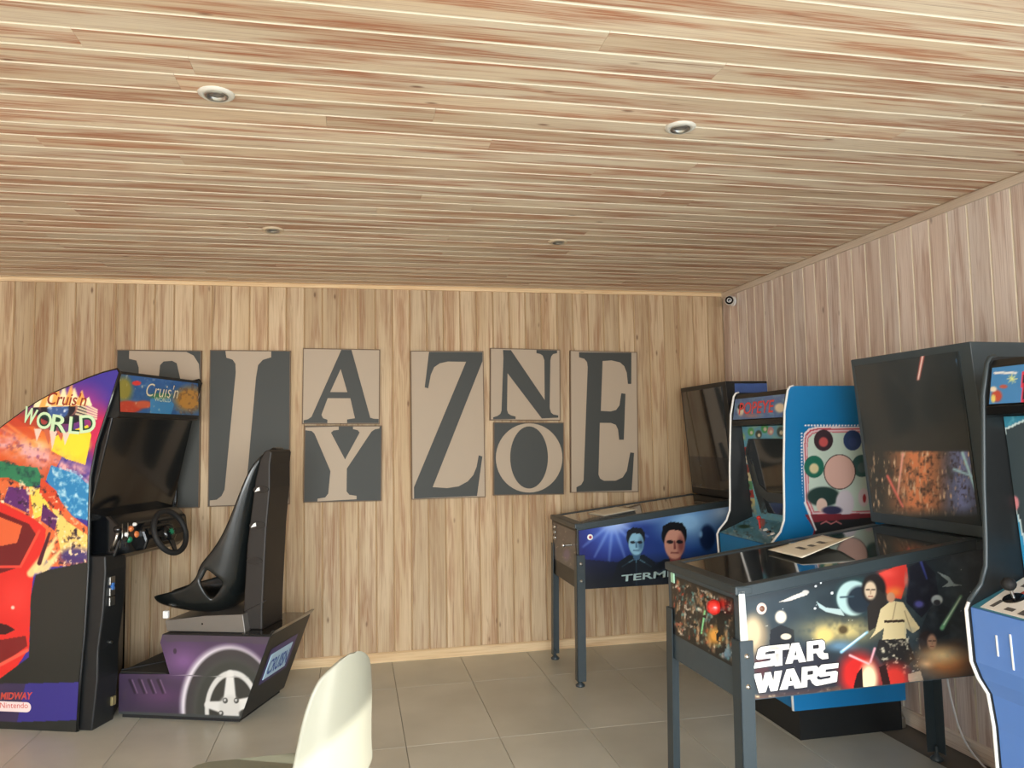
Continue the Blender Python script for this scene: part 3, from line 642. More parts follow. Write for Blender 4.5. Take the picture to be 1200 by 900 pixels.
# seat base
y0, y1 = lb(-2.0), lb(-1.5)
G().prism([(la(a), z) for a, z in [(-3.44, 0.03), (-3.44, 0.236), (-3.165, 0.234), (-3.165, 0.03)]], xz, y0+0.004, y1-0.004).build('foot_platform', BLACK, drv, bev=0.006)
G().box(la(-3.44), la(-3.17), y0+0.012, y1-0.012, 0.235, 0.239).build('tread_mat', mat('ribbed_grey_rubber', (52, 50, 46), 0.75, bump=0.6, bscale=120), drv)
G().tube([(la(-3.44), y0+0.02, 0.246), (la(-3.15), y1-0.12, 0.244)], 0.004, 6).build('hose', RUBBER, drv)
boxp = [(-3.17, 0.022), (-2.742, 0.022), (-2.58, 0.447), (-3.193, 0.444), (-3.205, 0.40), (-3.14, 0.215), (-3.17, 0.20)]
G().prism([(la(a), z) for a, z in boxp], xz, y0, y1).build('seat_base', BLACK, drv, bev=0.004)
G().box(la(-3.43), la(-2.76), y0+0.02, y1-0.02, 0.0, 0.024).build('plinth', RUBBER, drv)
def base_surf(U, V):
    z = 0.024+V*0.418
    r = np.interp(z, [0.022, 0.447], [la(-2.744), la(-2.584)]); l = np.interp(z, [0.0, 0.232, 0.236, 0.40, 0.444], [la(-3.438), la(-3.438), la(-3.145), la(-3.202), la(-3.190)])
    return l+(r-l)*U, np.full_like(U, y0-0.0012), z
def paint_base(X, Y, U, V):
    p = Paint(X, Y, (58, 46, 66)); n = fbm(X, Y, 14, 2)
    p.put(np.clip((V-0.2)*1.6, 0, 1)*0.5, (88, 64, 98)); p.ell(215, 775, 40, 30, (128, 88, 140), 0.9, 0.8); p.ell(190, 815, 50, 20, (86, 56, 92), 0.9, 0.8)
    p.poly([(180, 735), (340, 738), (330, 756), (250, 752), (196, 752)], (72, 64, 72), 0.7)
    p.ell(205, 763, 2.5, 4, (54, 40, 58), 0.3)
    for i in range(4): p.line(152+i*11, 797, 158+i*11, 812, 3, (38, 28, 42), 2, 2); p.line(155+i*11, 797, 161+i*11, 812, 1.2, (120, 96, 124), 1, 1.2)
    # arch, tyre, rim
    p.ell(268, 828, 60, 76, (214, 206, 214), 0.10); p.ell(270, 831, 55, 73, (60, 56, 58), 0.06); p.ell(270, 832, 49, 66, (66, 68, 64), 0.15); p.ell(272, 832, 44, 60, (56, 58, 54), 0.1)
    p.ell(272, 832, 33, 48, (206, 204, 198), 0.05); p.ell(272, 833, 28, 42, (52, 52, 48), 0.06)
    for a in (-PI/2-0.08, -PI/2+2*PI/5, -PI/2-2*PI/5-0.15, PI/2-0.5, PI/2+0.7):
        p.line(269, 830, 272+29*math.cos(a), 833+44*math.sin(a), 17, (214, 212, 206), 8, 2)
    p.ell(269, 829, 15, 17, (200, 198, 192), 0.3)
    for (q, s_) in (((262, 819), 1), ((275, 819), 1), ((257, 834), 1)): p.ell(q[0]+2, q[1]+2, 3.4, 3.8, (70, 70, 66), 0.2); p.ell(q[0]+1.5, q[1]+1.5, 1.6, 1.8, (190, 190, 186), 0.2)
    p.put(np.clip((0.04-V)*60, 0, 1), (60, 64, 64))
    return p.C
tag(art('fender_print', base_surf, 230, 130, paint_base, drv), 'purple fender print with silver wheel')
def rx(z): return la(-2.742)+(z-0.022)/(0.425)*0.162
def rear_quad(b0, b1, z0, z1, off):
    n = Vector((0.425, 0, -0.162)).normalized()*off
    return [(rx(z0)+n.x, lb(b0), z0+n.z), (rx(z0)+n.x, lb(b1), z0+n.z), (rx(z1)+n.x, lb(b1), z1+n.z), (rx(z1)+n.x, lb(b0), z1+n.z)]
G().add(rear_quad(-1.93, -1.60, 0.17, 0.36, 0.002), [(0, 1, 2, 3)]).build('bumper_decal', mat('violet_print', (64, 54, 104), 0.4), drv)
q = rear_quad(-1.90, -1.64, 0.19, 0.325, 0.0); q2 = rear_quad(-1.90, -1.64, 0.19, 0.325, 0.005)
npl = G().hexa([q[0], q[1], q2[1], q2[0], q[3], q[2], q2[2], q2[3]]).build('number_plate', mat('pale_blue_plate', (176, 206, 226), 0.4), drv, bev=0.002)
o_ = Vector(rear_quad(-1.885, -1.655, 0.21, 0.30, 0.0062)[0]); uy = Vector((0.162, 0, 0.425)).normalized()
lettering('CRUISN', o_, (0, 1, 0), uy, 0.09, 0.235, mat('blue_ink', (40, 84, 160), 0.4), npl, offset=0.02, lift=0.0)
# tray on top of the base behind the seat
G().prism([(la(a), z) for a, z in [(-2.74, 0.447), (-2.578, 0.449), (-2.555, 0.475), (-2.572, 0.475), (-2.586, 0.455), (-2.74, 0.453)]], xz, y0, y1).build('rear_lip', BLACKG, drv)
# pedestal, seat shell, back box
G().prism([(la(a), z) for a, z in [(-3.195, 0.448), (-3.207, 0.503), (-2.98, 0.532), (-2.76, 0.543), (-2.745, 0.448)]], xz, lb(-1.955), lb(-1.60)).build('seat_pedestal', mat('brushed_grey_steel', (128, 124, 118), 0.38, metal=0.55), drv, bev=0.003)
G().cyl((la(-2.99), lb(-1.956), 0.49), (la(-2.99), lb(-1.953), 0.49), 0.005, n=10).build('bolt', BLACKG, drv)
path = [(-3.345, 0.590, 0.02, 0.09, 0), (-3.29, 0.560, 0.075, 0.17, 0), (-3.18, 0.535, 0.13, 0.205, 0), (-3.05, 0.520, 0.185, 0.215, 0.1), (-2.94, 0.525, 0.24, 0.215, .3), (-2.86, 0.57, 0.255, 0.212, .55), (-2.81, 0.67, 0.225, 0.208, .8),
        (-2.785, 0.80, 0.16, 0.205, 1), (-2.766, 0.92, 0.115, 0.20, 1), (-2.745, 1.05, 0.085, 0.195, 1), (-2.72, 1.18, 0.065, 0.185, 1), (-2.695, 1.29, 0.05, 0.165, 1), (-2.668, 1.37, 0.03, 0.125, 1), (-2.645, 1.415, 0.01, 0.06, 1)]
NS = 24; gs = G(); vs = []
# densify the path
pp = np.array(path); tt = np.arange(len(pp)); t2 = np.linspace(0, len(pp)-1, 53); pd = np.stack([np.interp(t2, tt, pp[:, i]) for i in range(5)], 1)
for _ in range(3): pd[1:-1] = (pd[:-2]+2*pd[1:-1]+pd[2:])/4
for a, z, wg, hw, dr in pd:
    ang = dr*1.15; nx, nz = -math.sin(ang)*1.0, math.cos(ang)*0.9+0.15*dr
    for k in range(NS+1):
        s_ = -1+2*k/NS; vs.append((la(a)+nx*wg*abs(s_)**2.6, lb(-1.76)+hw*math.sin(s_*PI/2*0.93)/math.sin(PI/2*0.93), z+nz*wg*abs(s_)**2.6))
fs = []
for i in range(len(pd)-1):
    for k in range(NS):
        if 17 <= i <= 22 and (k in (1, 2, 3) or k in (NS-2, NS-3, NS-4)) : continue
        q = i*(NS+1)+k; fs.append((q, q+1, q+NS+2, q+NS+1))
gs.add(vs, fs, 0, True); st = gs.build('seat', mat('glossy_black_seat_shell', (20, 24, 24), 0.27, coat=0.3), drv)
sd = st.modifiers.new('thick', 'SOLIDIFY'); sd.thickness = 0.022; sd.offset = -1
ss = st.modifiers.new('sub', 'SUBSURF'); ss.levels = 1; ss.render_levels = 1
G().box(la(-3.245), la(-3.215), lb(-1.92), lb(-1.90), 0.505, 0.545).build('seat_stop', WHITE, drv, bev=0.004)
bkb = [(-2.785, 0.545), (-2.765, 0.9), (-2.72, 1.25), (-2.692, 1.36), (-2.67, 1.40), (-2.645, 1.41), (-2.625, 1.395), (-2.635, 1.33), (-2.635, 1.2), (-2.655, .98), (-2.675, .56), (-2.675, 0.452), (-2.76, 0.452)]
bb = G().prism([(la(a), z) for a, z in bkb], xz, lb(-1.905), lb(-1.66)).build('seat_back_box', mat('dark_brown_black_board', (34, 30, 27), 0.55, vary=0.2, bscale=90), drv, bev=0.008)
for a, z in ((-2.685, 1.195), (-2.705, 1.005), (-2.72, 0.815)):
    cl = G().prism(ellipse(la(a), z, 0.045, 0.020, 20), lambda u, v, h: (u, h, v), lb(-1.909), lb(-1.905)).build('speaker_slot', BLACKG, bb)
    if z > 0.9: G().prism([(la(a)-0.035, z-0.012), (la(a)-0.005, z-0.005), (la(a)-0.008, z+0.014), (la(a)-0.02, z+0.008)], lambda u, v, h: (u, h, v), lb(-1.912), lb(-1.909)).build('clip', WHITE, cl)  # white facet painted as the highlight in the slot
G().tube([(la(-2.78), lb(-1.907), 0.545), (la(-2.65), lb(-1.907), 0.61)], 0.0015, 5).build('seam', BLACKG, bb)

# ------------------------------------------------------------------ pinball machines
def on_y(px, py, y):
    d = (px-600)*_r/F_PX-(py-450)*_u/F_PX+_w; t_ = (y-CAM[1])/d[1]; P = CAM+t_*d; return P
def pinball(name, loc, rz, label, W, zt, zb, L, face_b, paint_side, paint_front, paint_back, side_m, legm, bw0, bw1, hb=1.775, bm=BLACK, gm=PFGLASS):
    """player end at local x=0, near side at y=0, far side y=W; backbox towards +x"""
    r = empty(name, loc, label, 'pinball machine', rz)
    ztr = 1.035; zbr = zb
    pr = [(0, zb), (L, zbr), (L, ztr+0.03), (0, zt)]
    G().prism(pr, xz, 0.0, W).build('cabinet', bm, r, bev=0.003)
    def zt_(x): return zt+(ztr+0.03-zt)*x/L
    # playfield glass between two side rails, lockdown bar
    G().hexa([(0.05, 0.035, zt_(0.05)+0.001), (L-0.27, 0.035, zt_(L-0.27)+0.001), (L-0.27, W-0.035, zt_(L-0.27)+0.001), (0.05, W-0.035, zt_(0.05)+0.001),
              (0.05, 0.035, zt_(0.05)+0.005), (L-0.27, 0.035, zt_(L-0.27)+0.005), (L-0.27, W-0.035, zt_(L-0.27)+0.005), (0.05, W-0.035, zt_(0.05)+0.005)]).build('playfield_glass', PFGLASS, r)
    for y_ in (0.0, W-0.035):
        G().hexa([(0.0, y_-0.003, zt-0.030), (L-0.27, y_-0.003, zt_(L-0.27)-0.030), (L-0.27, y_+0.038, zt_(L-0.27)-0.030), (0.0, y_+0.038, zt-0.030),
                  (0.0, y_-0.003, zt+0.009), (L-0.27, y_-0.003, zt_(L-0.27)+0.009), (L-0.27, y_+0.038, zt_(L-0.27)+0.009), (0.0, y_+0.038, zt+0.009)]).build('side_rail', SLATE, r, bev=0.003)
    G().box(-0.012, 0.055, -0.004, W+0.004, zt-0.020, zt+0.012).build('lockdown_bar', SLATE, r, bev=0.006)
    # legs
    for lx, ly, sx, sy in ((0, 0, -1, -1), (0, W, -1, 1), (L-0.02, 0, 1, -1), (L-0.02, W, 1, 1)):
        tx_ = lx-0.008 if sx < 0 else lx+0.022; ty_ = ly-0.010 if sy < 0 else ly+0.010
        bx, by = tx_+sx*0.012, ty_+sy*0.008
        g = G(); ww = 0.052; th_ = 0.004
        def slab(p, q):     # p,q: offsets of a plate in plan
            g.hexa([(bx+p[0], by+p[1], 0.03), (bx+q[0], by+p[1], 0.03), (bx+q[0], by+q[1], 0.03), (bx+p[0], by+q[1], 0.03),
                    (tx_+p[0], ty_+p[1], zb+0.20), (tx_+q[0], ty_+p[1], zb+0.20), (tx_+q[0], ty_+q[1], zb+0.20), (tx_+p[0], ty_+q[1], zb+0.20)])
        x0_, x1_ = (0, ww) if sx < 0 else (-ww, 0); y0_, y1_ = (0, ww) if sy < 0 else (-ww, 0)
        slab((x0_, y0_ if sy < 0 else y1_-th_), (x1_, y0_+th_ if sy < 0 else y1_))
        slab((x0_ if sx < 0 else x1_-th_, y0_), (x0_+th_ if sx < 0 else x1_, y1_))
        lg = g.build('leg', legm, r)
        cx_, cy_ = bx-sx*0.02, by-sy*0.02
        G().cyl((cx_, cy_, 0.012), (cx_, cy_, 0.06), 0.007, n=10).lathe([(0.0001, 0), (0.026, 0.0), (0.028, 0.008), (0.012, 0.022), (0.008, 0.03)], center=(cx_, cy_, 0), n=18).build('foot', legm, lg)
        for zz_ in (zb+0.05, zb+0.15):
            G().lathe([(0.0001, 0.008), (0.007, 0.006), (0.010, 0.0)], center=(tx_+x0_+ww/2 if sy < 0 else tx_+x0_+ww/2, ty_+(0 if sy < 0 else 0), zz_), axis=(0, sy, 0), n=10).build('bolt', CHROME, lg)
    # prints
    e = 0.004
    def sidesurf(U, V):
        x = 0.012+U*(L-0.03); z0 = zb+e; z1 = zt_(x)-0.031; return x, np.full_like(U, -0.0012), z0+(z1-z0)*V
    sa = art('side_art', sidesurf, side_m[0], side_m[1], paint_side, r)
    def frontsurf(U, V): return np.full_like(U, -0.0012), W-0.03-U*(W-0.06), zb+0.10+V*(zt-0.035-zb-0.10)
    fa_ = art('front_art', frontsurf, 100, 60, paint_front, r)
    # backbox: face leans towards the player
    X0t, X0b = face_b; zbb = 1.045
    def fx(z): return X0b+(X0t-X0b)*(z-zbb)/(hb-zbb)
    bbx = G().prism([(X0b, zbb), (X0t, hb), (X0t+0.285, hb), (X0b+0.22, zbb)], xz, bw0, bw1).build('backbox', bm, r, bev=0.004)
    G().box(X0b+0.02, L, 0.05, W-0.05, 1.03, zbb+0.01).build('backbox_neck', BLACK, r)
    yA, yB = bw0+0.055, bw1-0.025
    gl = G().hexa([(fx(1.09)-0.004, yA, 1.09), (fx(1.09)+0.002, yA, 1.09), (fx(1.09)+0.002, yB, 1.09), (fx(1.09)-0.004, yB, 1.09),
              (fx(hb-0.03)-0.004, yA, hb-0.03), (fx(hb-0.03)+0.002, yA, hb-0.03), (fx(hb-0.03)+0.002, yB, hb-0.03), (fx(hb-0.03)-0.004, yB, hb-0.03)]).build('backglass', gm, r)
    if paint_back:
        def bs(U, V):
            z = paint_back[1]+V*(paint_back[2]-paint_back[1]); return fx(z)-0.0055, yB-0.01-U*(yB-yA-0.02), z
        art('backglass_art', bs, 120, 110, paint_back[0], bbx, BACKLIT)
    return r, sa, fa_, bbx
# far machine with the blue side print
def paint_blue_side(X, Y, U, V):
    p = Paint(X, Y, (26, 34, 110)); n = fbm(X, Y, 18, 4)
    p.put(np.clip((X-690)/150, 0, 1)*0.8, (40, 96, 168)); p.put(np.clip((0.5-V)*2.4, 0, 1), (14, 18, 30))
    p.ell(716, 622, 44, 40, (84, 120, 220), 0.9, 0.9); p.ell(720, 612, 24, 16, (226, 238, 255), 0.9)
    for a in (-0.9, -0.5, -0.1, 0.35, 0.8, 1.2): p.line(718, 612, 718+44*math.sin(a), 612+46*math.cos(a), 4, (150, 186, 250), 0.6, 4, 0.6)
    p.ell(752, 604, 34, 14, (176, 206, 244), 0.9, 0.8); p.ell(806, 612, 52, 34, (150, 200, 240), 0.8, 0.9); p.ell(846, 600, 30, 24, (196, 222, 244), 0.9, 0.8)
    # anonymous dark figures
    for cx, cy, s_, fc, sh2 in ((745, 634, 1.0, (140, 190, 214), (60, 96, 130)), (790, 633, 1.35, (206, 150, 130), (120, 60, 60))):
        p.poly([(cx-34*s_, cy+60*s_), (cx-20*s_, cy+24*s_), (cx-8*s_, cy+16*s_), (cx+10*s_, cy+16*s_), (cx+22*s_, cy+24*s_), (cx+34*s_, cy+60*s_)], (18, 26, 36))
        p.poly([(cx-6*s_, cy+10*s_), (cx+7*s_, cy+10*s_), (cx+4*s_, cy+22*s_), (cx-2*s_, cy+22*s_)], sh2)
        p.ell(cx, cy-4*s_, 11.5*s_, 12*s_, (18, 20, 26), 0.08); p.ell(cx+0.5, cy+3*s_, 9.5*s_, 14.5*s_, fc, 0.12); p.ell(cx+6*s_, cy+4*s_, 5*s_, 12*s_, sh2, 0.7, 0.8)
        p.poly([(cx-10.5*s_, cy-3*s_), (cx-10*s_, cy-12*s_), (cx-3*s_, cy-16*s_), (cx+7*s_, cy-15*s_), (cx+11*s_, cy-9*s_), (cx+10.5*s_, cy-2*s_), (cx+7*s_, cy-8*s_), (cx-2*s_, cy-9*s_), (cx-8*s_, cy-7*s_)], (16, 18, 24))
        p.ell(cx-3.6*s_, cy+1.5*s_, 3.6*s_, 1.9*s_, (24, 24, 32), 0.3); p.ell(cx+4.8*s_, cy+1.5*s_, 3.6*s_, 1.9*s_, (24, 24, 32), 0.3); p.line(cx+.5, cy+1*s_, cx+.8, cy+7*s_, 1.2*s_, sh2, 2*s_); p.line(cx-2.6*s_, cy+11*s_, cx+3.6*s_, cy+11*s_, 1.2*s_, sh2)
        p.line(cx+0.5, cy+22*s_, cx+1, cy+60*s_, 1, (90, 130, 150)); p.line(cx-3*s_, cy+22*s_, cx-16*s_, cy+30*s_, 1, (100, 140, 160)); p.line(cx+5*s_, cy+22*s_, cx+18*s_, cy+30*s_, 1, (100, 140, 160))
    p.ell(829, 630, 11, 18, (20, 40, 80), 0.3); p.ell(821, 626, 3.5, 6, (120, 170, 220), 0.6)
    p.poly([(670, 700), (680, 655), (740, 660), (850, 655), (860, 700)], (14, 18, 28), 0.6)
    return p.C
def paint_grey_front(X, Y, U, V):
    p = Paint(X, Y, (84, 80, 82)); n = fbm(X, Y, 5, 6); p.put(np.clip(n*2-0.8, 0, 1)*0.5, (60, 54, 66)); p.ell(664, 650, 6, 10, (104, 90, 130), 0.6)
    p.put(np.clip(fbm(X, Y, 3, 8)*5-3.4, 0, 1), (150, 140, 130)); return p.C
def paint_dark_back(X, Y, U, V):
    p = Paint(X, Y, (16, 22, 30)); n = fbm(X, Y, 5, 7); p.ell(819, 530, 10, 14, (70, 100, 130), 0.8, 0.6); p.put(np.clip(fbm(X, Y, 2.5, 3)*6-4.4, 0, 1)*(X < 826), (140, 170, 190)); return p.C
pb1, sa1, fa1, bb1 = pinball('pinball_machine', (-1.405, -0.80, 0), 0.0,
    'far pinball machine against the back wall with a blue side print and dark figures', 0.57, 0.925, 0.553, 1.27, (0.957, 1.02), paint_blue_side, paint_grey_front, (paint_dark_back, 1.10, 1.30), (240, 70), SLATE, -0.055, 0.60)
G().box(1.02, 1.24, -0.0565, -0.0555, 1.06, 1.76).build('backbox_side_print', NAVY, pb1)
def txt(text, y, p0, p1, hpx, m, parent, off=0.0, shear=0.0):
    a = on_y(*p0, y); b = on_y(*p1, y); c = on_y(p0[0], p0[1]-hpx, y); loc = Vector(parent.location) if parent.parent is None else Vector(parent.parent.location)
    return lettering(text, Vector(a)-loc, Vector(b-a), (0, 0, 1), c[2]-a[2], float(np.linalg.norm(b-a)), m, parent, 'lettering', shear, off, 0.0)
STEEL = mat('steel_ink', (170, 196, 196), 0.4)
txt('TERMINATOR', -0.803, (728, 682), (858, 668), 8, STEEL, sa1, 0.02, 0.1)
def side_button(parent, p, y, m1, m2, s=1.0):
    a = Vector(on_y(*p, y))-Vector(parent.location); a.y = -0.001
    rb = G().lathe([(0.0001, 0.002), (0.010*s, 0.003), (0.016*s, 0.003), (0.018*s, 0.0)], center=a, axis=(0, -1, 0), n=20).build('flipper_button', m1, parent)
    G().lathe([(0.0001, 0.007), (0.007*s, 0.006), (0.009*s, 0.003)], center=a, axis=(0, -1, 0), n=16).build('plunger', m2, rb)
side_button(pb1, (691.5, 629.5), -0.80, WHITE, mat('dark_pink', (176, 70, 96), 0.4), 1.0)
for z_ in (0.865, 0.83, 0.795):
    G().lathe([(0.0001, 0.012), (0.010, 0.010), (0.013, 0.0)], center=(-0.002, 0.50, z_), axis=(-1, 0, 0), n=14).build('front_button', CHROME, pb1)
G().cyl((-0.005, 0.10, 0.80), (-0.05, 0.10, 0.80), 0.006, n=10).lathe([(0.0001, 0.07), (0.012, 0.062), (0.012, 0.05), (0.006, 0.045)], center=(0, 0.10, 0.80), axis=(-1, 0, 0), n=14).build('ball_plunger', CHROME, pb1)

# near machine with the space print
def paint_space_side(X, Y, U, V):
    p = Paint(X, Y, (46, 56, 62)); n = fbm(X, Y, 30, 2); n2 = fbm(X, Y, 12, 5); n3 = fbm(X, Y, 4, 9)  # dark space ground lightened with painted haze
    p.put(np.clip((n-0.45)*3, 0, 1)*0.5, (60, 74, 78)); p.put(np.clip(V-0.93, 0, 1)*14, (44, 50, 54))
    p.put((vnoise(X, Y, 2.2, 7) > 0.985).astype(float), (230, 240, 240))
    p.ell(885, 745, 22, 34, (150, 130, 100), 0.5, 0.9); p.ell(882, 742, 14, 26, (214, 190, 150), 0.5, 0.9)      # pale glow at the player end
    p.ell(893, 783, 14, 22, (130, 50, 44), 0.7)
    p.ell(915, 723, 8, 9, (224, 210, 190), 0.3); p.poly([(900, 770), (903, 738), (915, 732), (930, 738), (932, 762), (925, 770)], (22, 24, 26)); p.ell(921, 746, 7, 4, (220, 205, 180), 0.2)
    p.poly([(912, 706), (932, 697), (946, 692), (946, 697), (926, 704)], (214, 206, 196)); p.ell(944, 694, 5, 3, (200, 196, 190), 0.3)
    for sx, sy, sr in ((956, 687, 1.6), (955, 713, 1.6), (962, 683, 1.2), (975, 695, 2)): p.ell(sx, sy, sr, sr, (240, 245, 245), 0.3)
    # planet
    p.ell(1004, 699, 30, 26, (60, 160, 140), 0.9, 0.8); p.ell(1000, 701, 21, 22, (176, 206, 204), 0.12); p.ell(1008, 703, 18, 19, (40, 50, 60), 0.25); p.line(985, 700, 1000, 699, 2, (60, 80, 90))
    p.poly([(957, 705), (968, 712), (985, 714), (990, 722), (968, 717), (960, 712)], (190, 214, 214), 0.9)
    # golden clouds
    p.put(np.exp(-(((X-985)/44)**2+((Y-739)/14)**2)*1.3)*np.clip(n2*2.0, 0.4, 1), (222, 200, 130)); p.ell(966, 745, 18, 14, (224, 196, 120), 0.6); p.ell(988, 738, 8, 7, (88, 74, 50), 0.5)
    p.ell(985, 757, 26, 10, (110, 150, 180), 0.8, 0.8)
    # red flare area
    p.poly([(1030, 672), (1062, 659), (1064, 676), (1056, 702), (1044, 700), (1036, 692)], (214, 62, 54)); p.ell(1048, 694, 16, 10, (230, 120, 60), 0.8); p.ell(1040, 672, 16, 8, (226, 80, 70), 0.8)
    # anonymous dark haired head and cream robed figure
    p.ell(1024, 690, 16, 20, (38, 34, 34), 0.2); p.poly([(1030, 690), (1040, 700), (1036, 730), (1018, 740), (1016, 712)], (50, 46, 44)); p.ell(1020, 692, 8.5, 13, (206, 184, 156), 0.3)
    p.poly([(1026, 738), (1032, 714), (1044, 704), (1058, 706), (1068, 722), (1078, 736), (1070, 742), (1062, 736), (1062, 750), (1034, 750), (1036, 736), (1020, 748)], (216, 198, 152))
    p.poly([(1036, 727), (1060, 726), (1060, 729), (1036, 730)], (60, 48, 40)); p.ell(1044, 700, 6, 7, (190, 140, 110), 0.3); p.line(1050, 706, 1046, 726, 1, (150, 130, 100)); p.line(1068, 740, 1060, 716, 1, (150, 130, 100))
    p.poly([(1030, 750), (1064, 748), (1072, 772), (1060, 784), (1036, 780), (1026, 766)], (44, 42, 42)); p.put(p.inside([(1028, 748), (1078, 748), (1080, 795), (1030, 795)])*np.clip(n3*5-2.9, 0, 1), (206, 196, 170))
    # dark cloaked shapes on the right
    p.poly([(1062, 706), (1066, 664), (1082, 656), (1096, 672), (1100, 700), (1080, 724)], (34, 36, 46)); p.line(1078, 655, 1086, 678, 3, (66, 76, 150), 1.5, 2); p.ell(1062, 680, 4, 12, (226, 110, 90), 0.8)
    p.ell(1077, 708, 8, 6, (84, 84, 150), 0.6); p.poly([(1078, 740), (1088, 715), (1100, 706), (1112, 712), (1114, 742), (1092, 752)], (40, 46, 52)); p.ell(1098, 703, 8, 7, (196, 206, 206), 0.3); p.ell(1098, 706, 5, 4, (60, 60, 64), 0.3)
    p.ell(1086, 752, 12, 16, (50, 42, 42), 0.3); p.ell(1092, 752, 7, 11, (186, 142, 116), 0.4)
    p.poly([(1098, 670), (1112, 676), (1118, 684), (1128, 686), (1104, 688), (1112, 682)], (170, 186, 186), 0.9); p.line(1104, 736, 1126, 699, 5, (136, 206, 156), 3, 2.5); p.line(1106, 732, 1125, 701, 1.6, (220, 250, 226)); p.ell(1122, 752, 14, 8, (60, 60, 60), 0.7)
    # orange flare
    p.ell(1110, 776, 54, 30, (206, 130, 76), 0.8, 0.95); p.ell(1106, 768, 36, 16, (250, 220, 164), 0.9); p.ell(1086, 778, 14, 8, (236, 190, 140), 0.9)
    p.put(p.inside([(1060, 650), (1150, 640), (1150, 800), (1060, 800)])*np.clip(n2*2-0.9, 0, 1)*0.35, (110, 124, 130))  # blue-grey haze painted over the right end
    for cx, cy, s_, fc in ((1020, 692, 1.0, (208, 188, 160)), (1092, 752, 0.8, (190, 150, 124))):
        p.line(cx-4.5*s_, cy-1, cx-1.2*s_, cy-1, 1.6*s_, (60, 46, 40), 1.6*s_, 0.8); p.line(cx+1.8*s_, cy-1, cx+5*s_, cy-1, 1.6*s_, (60, 46, 40), 1.6*s_, 0.8); p.line(cx+.4, cy, cx+.4, cy+4*s_, 1.2*s_, (150, 120, 96)); p.line(cx-2.2*s_, cy+7*s_, cx+2.6*s_, cy+7*s_, 1.3*s_, (130, 70, 60))
    # red battle glow with crossed beams
    p.ell(1006, 790, 32, 34, (206, 44, 40), 0.5); p.ell(1048, 796, 26, 26, (206, 56, 48), 0.6); p.ell(1018, 796, 14, 26, (246, 226, 180), 0.5); p.poly([(1004, 790), (1010, 782), (1012, 806), (1008, 814), (1000, 806)], (40, 26, 28)); p.poly([(1030, 782), (1038, 778), (1046, 812), (1036, 810)], (50, 30, 30)); p.ell(1020, 812, 26, 6, (236, 200, 150), 0.7)
    p.line(986, 764, 1016, 741, 3.4, (150, 206, 240), 2.6, 2); p.line(988, 762, 1014, 742, 1.2, (240, 250, 255)); p.line(996, 768, 1018, 778, 2.6, (250, 190, 190), 2, 2); p.line(1025, 760, 1020, 776, 2.6, (250, 180, 190), 2, 2)
    p.poly([(1064, 790), (1078, 786), (1084, 802), (1066, 806)], (220, 190, 160), 0.7)
    # rubble strip under the title
    b = np.clip((Y-(822-(X-885)*0.105)+9)/4, 0, 1)*(X < 985); p.put(b*0.8, (120, 84, 66)); p.put(b*np.clip(n3*4-2.3, 0, 1), (230, 206, 160))
    p.ell(932, 790, 62, 38, (40, 32, 40), 0.3, 0.6)
    return p.C
def paint_montage(X, Y, U, V):
    p = Paint(X, Y, (30, 30, 30)); n = fbm(X*2.4, Y*0.8, 8, 3); n2 = fbm(X*2, Y, 6, 12)
    p.put(np.clip(n*3-1.4, 0, 1), (186, 150, 112)); p.put(np.clip(n2*4-2.3, 0, 1), (90, 150, 150)); p.put(np.clip(fbm(X*2, Y, 7, 21)*4-2.5, 0, 1), (200, 70, 40))
    p.put(np.clip(fbm(X*1.6, Y, 5, 28)*5-3.2, 0, 1), (240, 232, 214)); p.ell(838, 745, 14, 16, (250, 180, 80), 0.7); p.ell(852, 765, 9, 12, (110, 160, 190), 0.7, 0.8); p.line(826, 716, 822, 742, 2, (150, 240, 170)); p.ell(846, 708, 8, 10, (190, 40, 36), 0.7, .8)
    p.put(np.maximum(0, (fbm(X, Y, 10, 33) < 0.36).astype(float)), (18, 20, 22))
    ed = np.minimum(np.minimum(U, 1-U)*8, np.minimum(V, 1-V)*5); p.put(np.clip(0.35-ed, 0, 1)*4, (20, 22, 22))
    return p.C
def paint_back2(X, Y, U, V):
    p = Paint(X, Y, (54, 62, 66)); n = fbm(X*2, Y*.7, 10, 5); n3 = fbm(X, Y, 4, 9)
    low = np.clip((Y-528)/2, 0, 1)*np.clip((606-Y)/14, 0, 1)
    p.put(low*np.clip(1.25-np.abs(X-1076)/34, 0, 1)*np.clip(n*2.2, 0, 1), (240, 150, 104)); p.put(low*np.clip(1.1-np.abs(X-1128)/26, 0, 1)*np.clip(n*1.9, 0.3, 1), (130, 146, 206))
    p.put(low*np.clip(n3*4-2.2, 0, 1)*0.8, (58, 50, 52)); p.put(low*np.clip(fbm(X*2, Y*0.6, 6, 3)*5-3.1, 0, 1), (240, 206, 170))
    p.line(1058, 532, 1052, 580, 3, (255, 190, 170), 2, 2); p.line(1040, 558, 1058, 594, 3, (250, 130, 120), 2, 2); p.line(1128, 531, 1146, 582, 3.5, (190, 240, 255), 2.5, 2); p.line(1118, 550, 1150, 562, 3, (180, 230, 250), 2, 2)
    p.line(1083, 408, 1076, 444, 4.5, (236, 110, 100), 3, 2); p.line(1083, 408, 1076, 444, 1.8, (255, 236, 230)); p.line(1122, 422, 1130, 438, 3, (110, 170, 230), 5, 3)
    p.ell(1064, 632, 16, 12, (150, 70, 50), 0.8, 0.6)
    return p.C
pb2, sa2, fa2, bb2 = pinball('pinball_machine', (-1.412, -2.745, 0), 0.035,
    'near pinball machine with a large space battle side print', 0.55, 0.92, 0.55, 1.26, (0.955, 1.02), paint_space_side, paint_montage, (paint_back2, 1.095, 1.745), (420, 180), SLATE, -0.06, 0.60, bm=HAZY, gm=HAZYG)
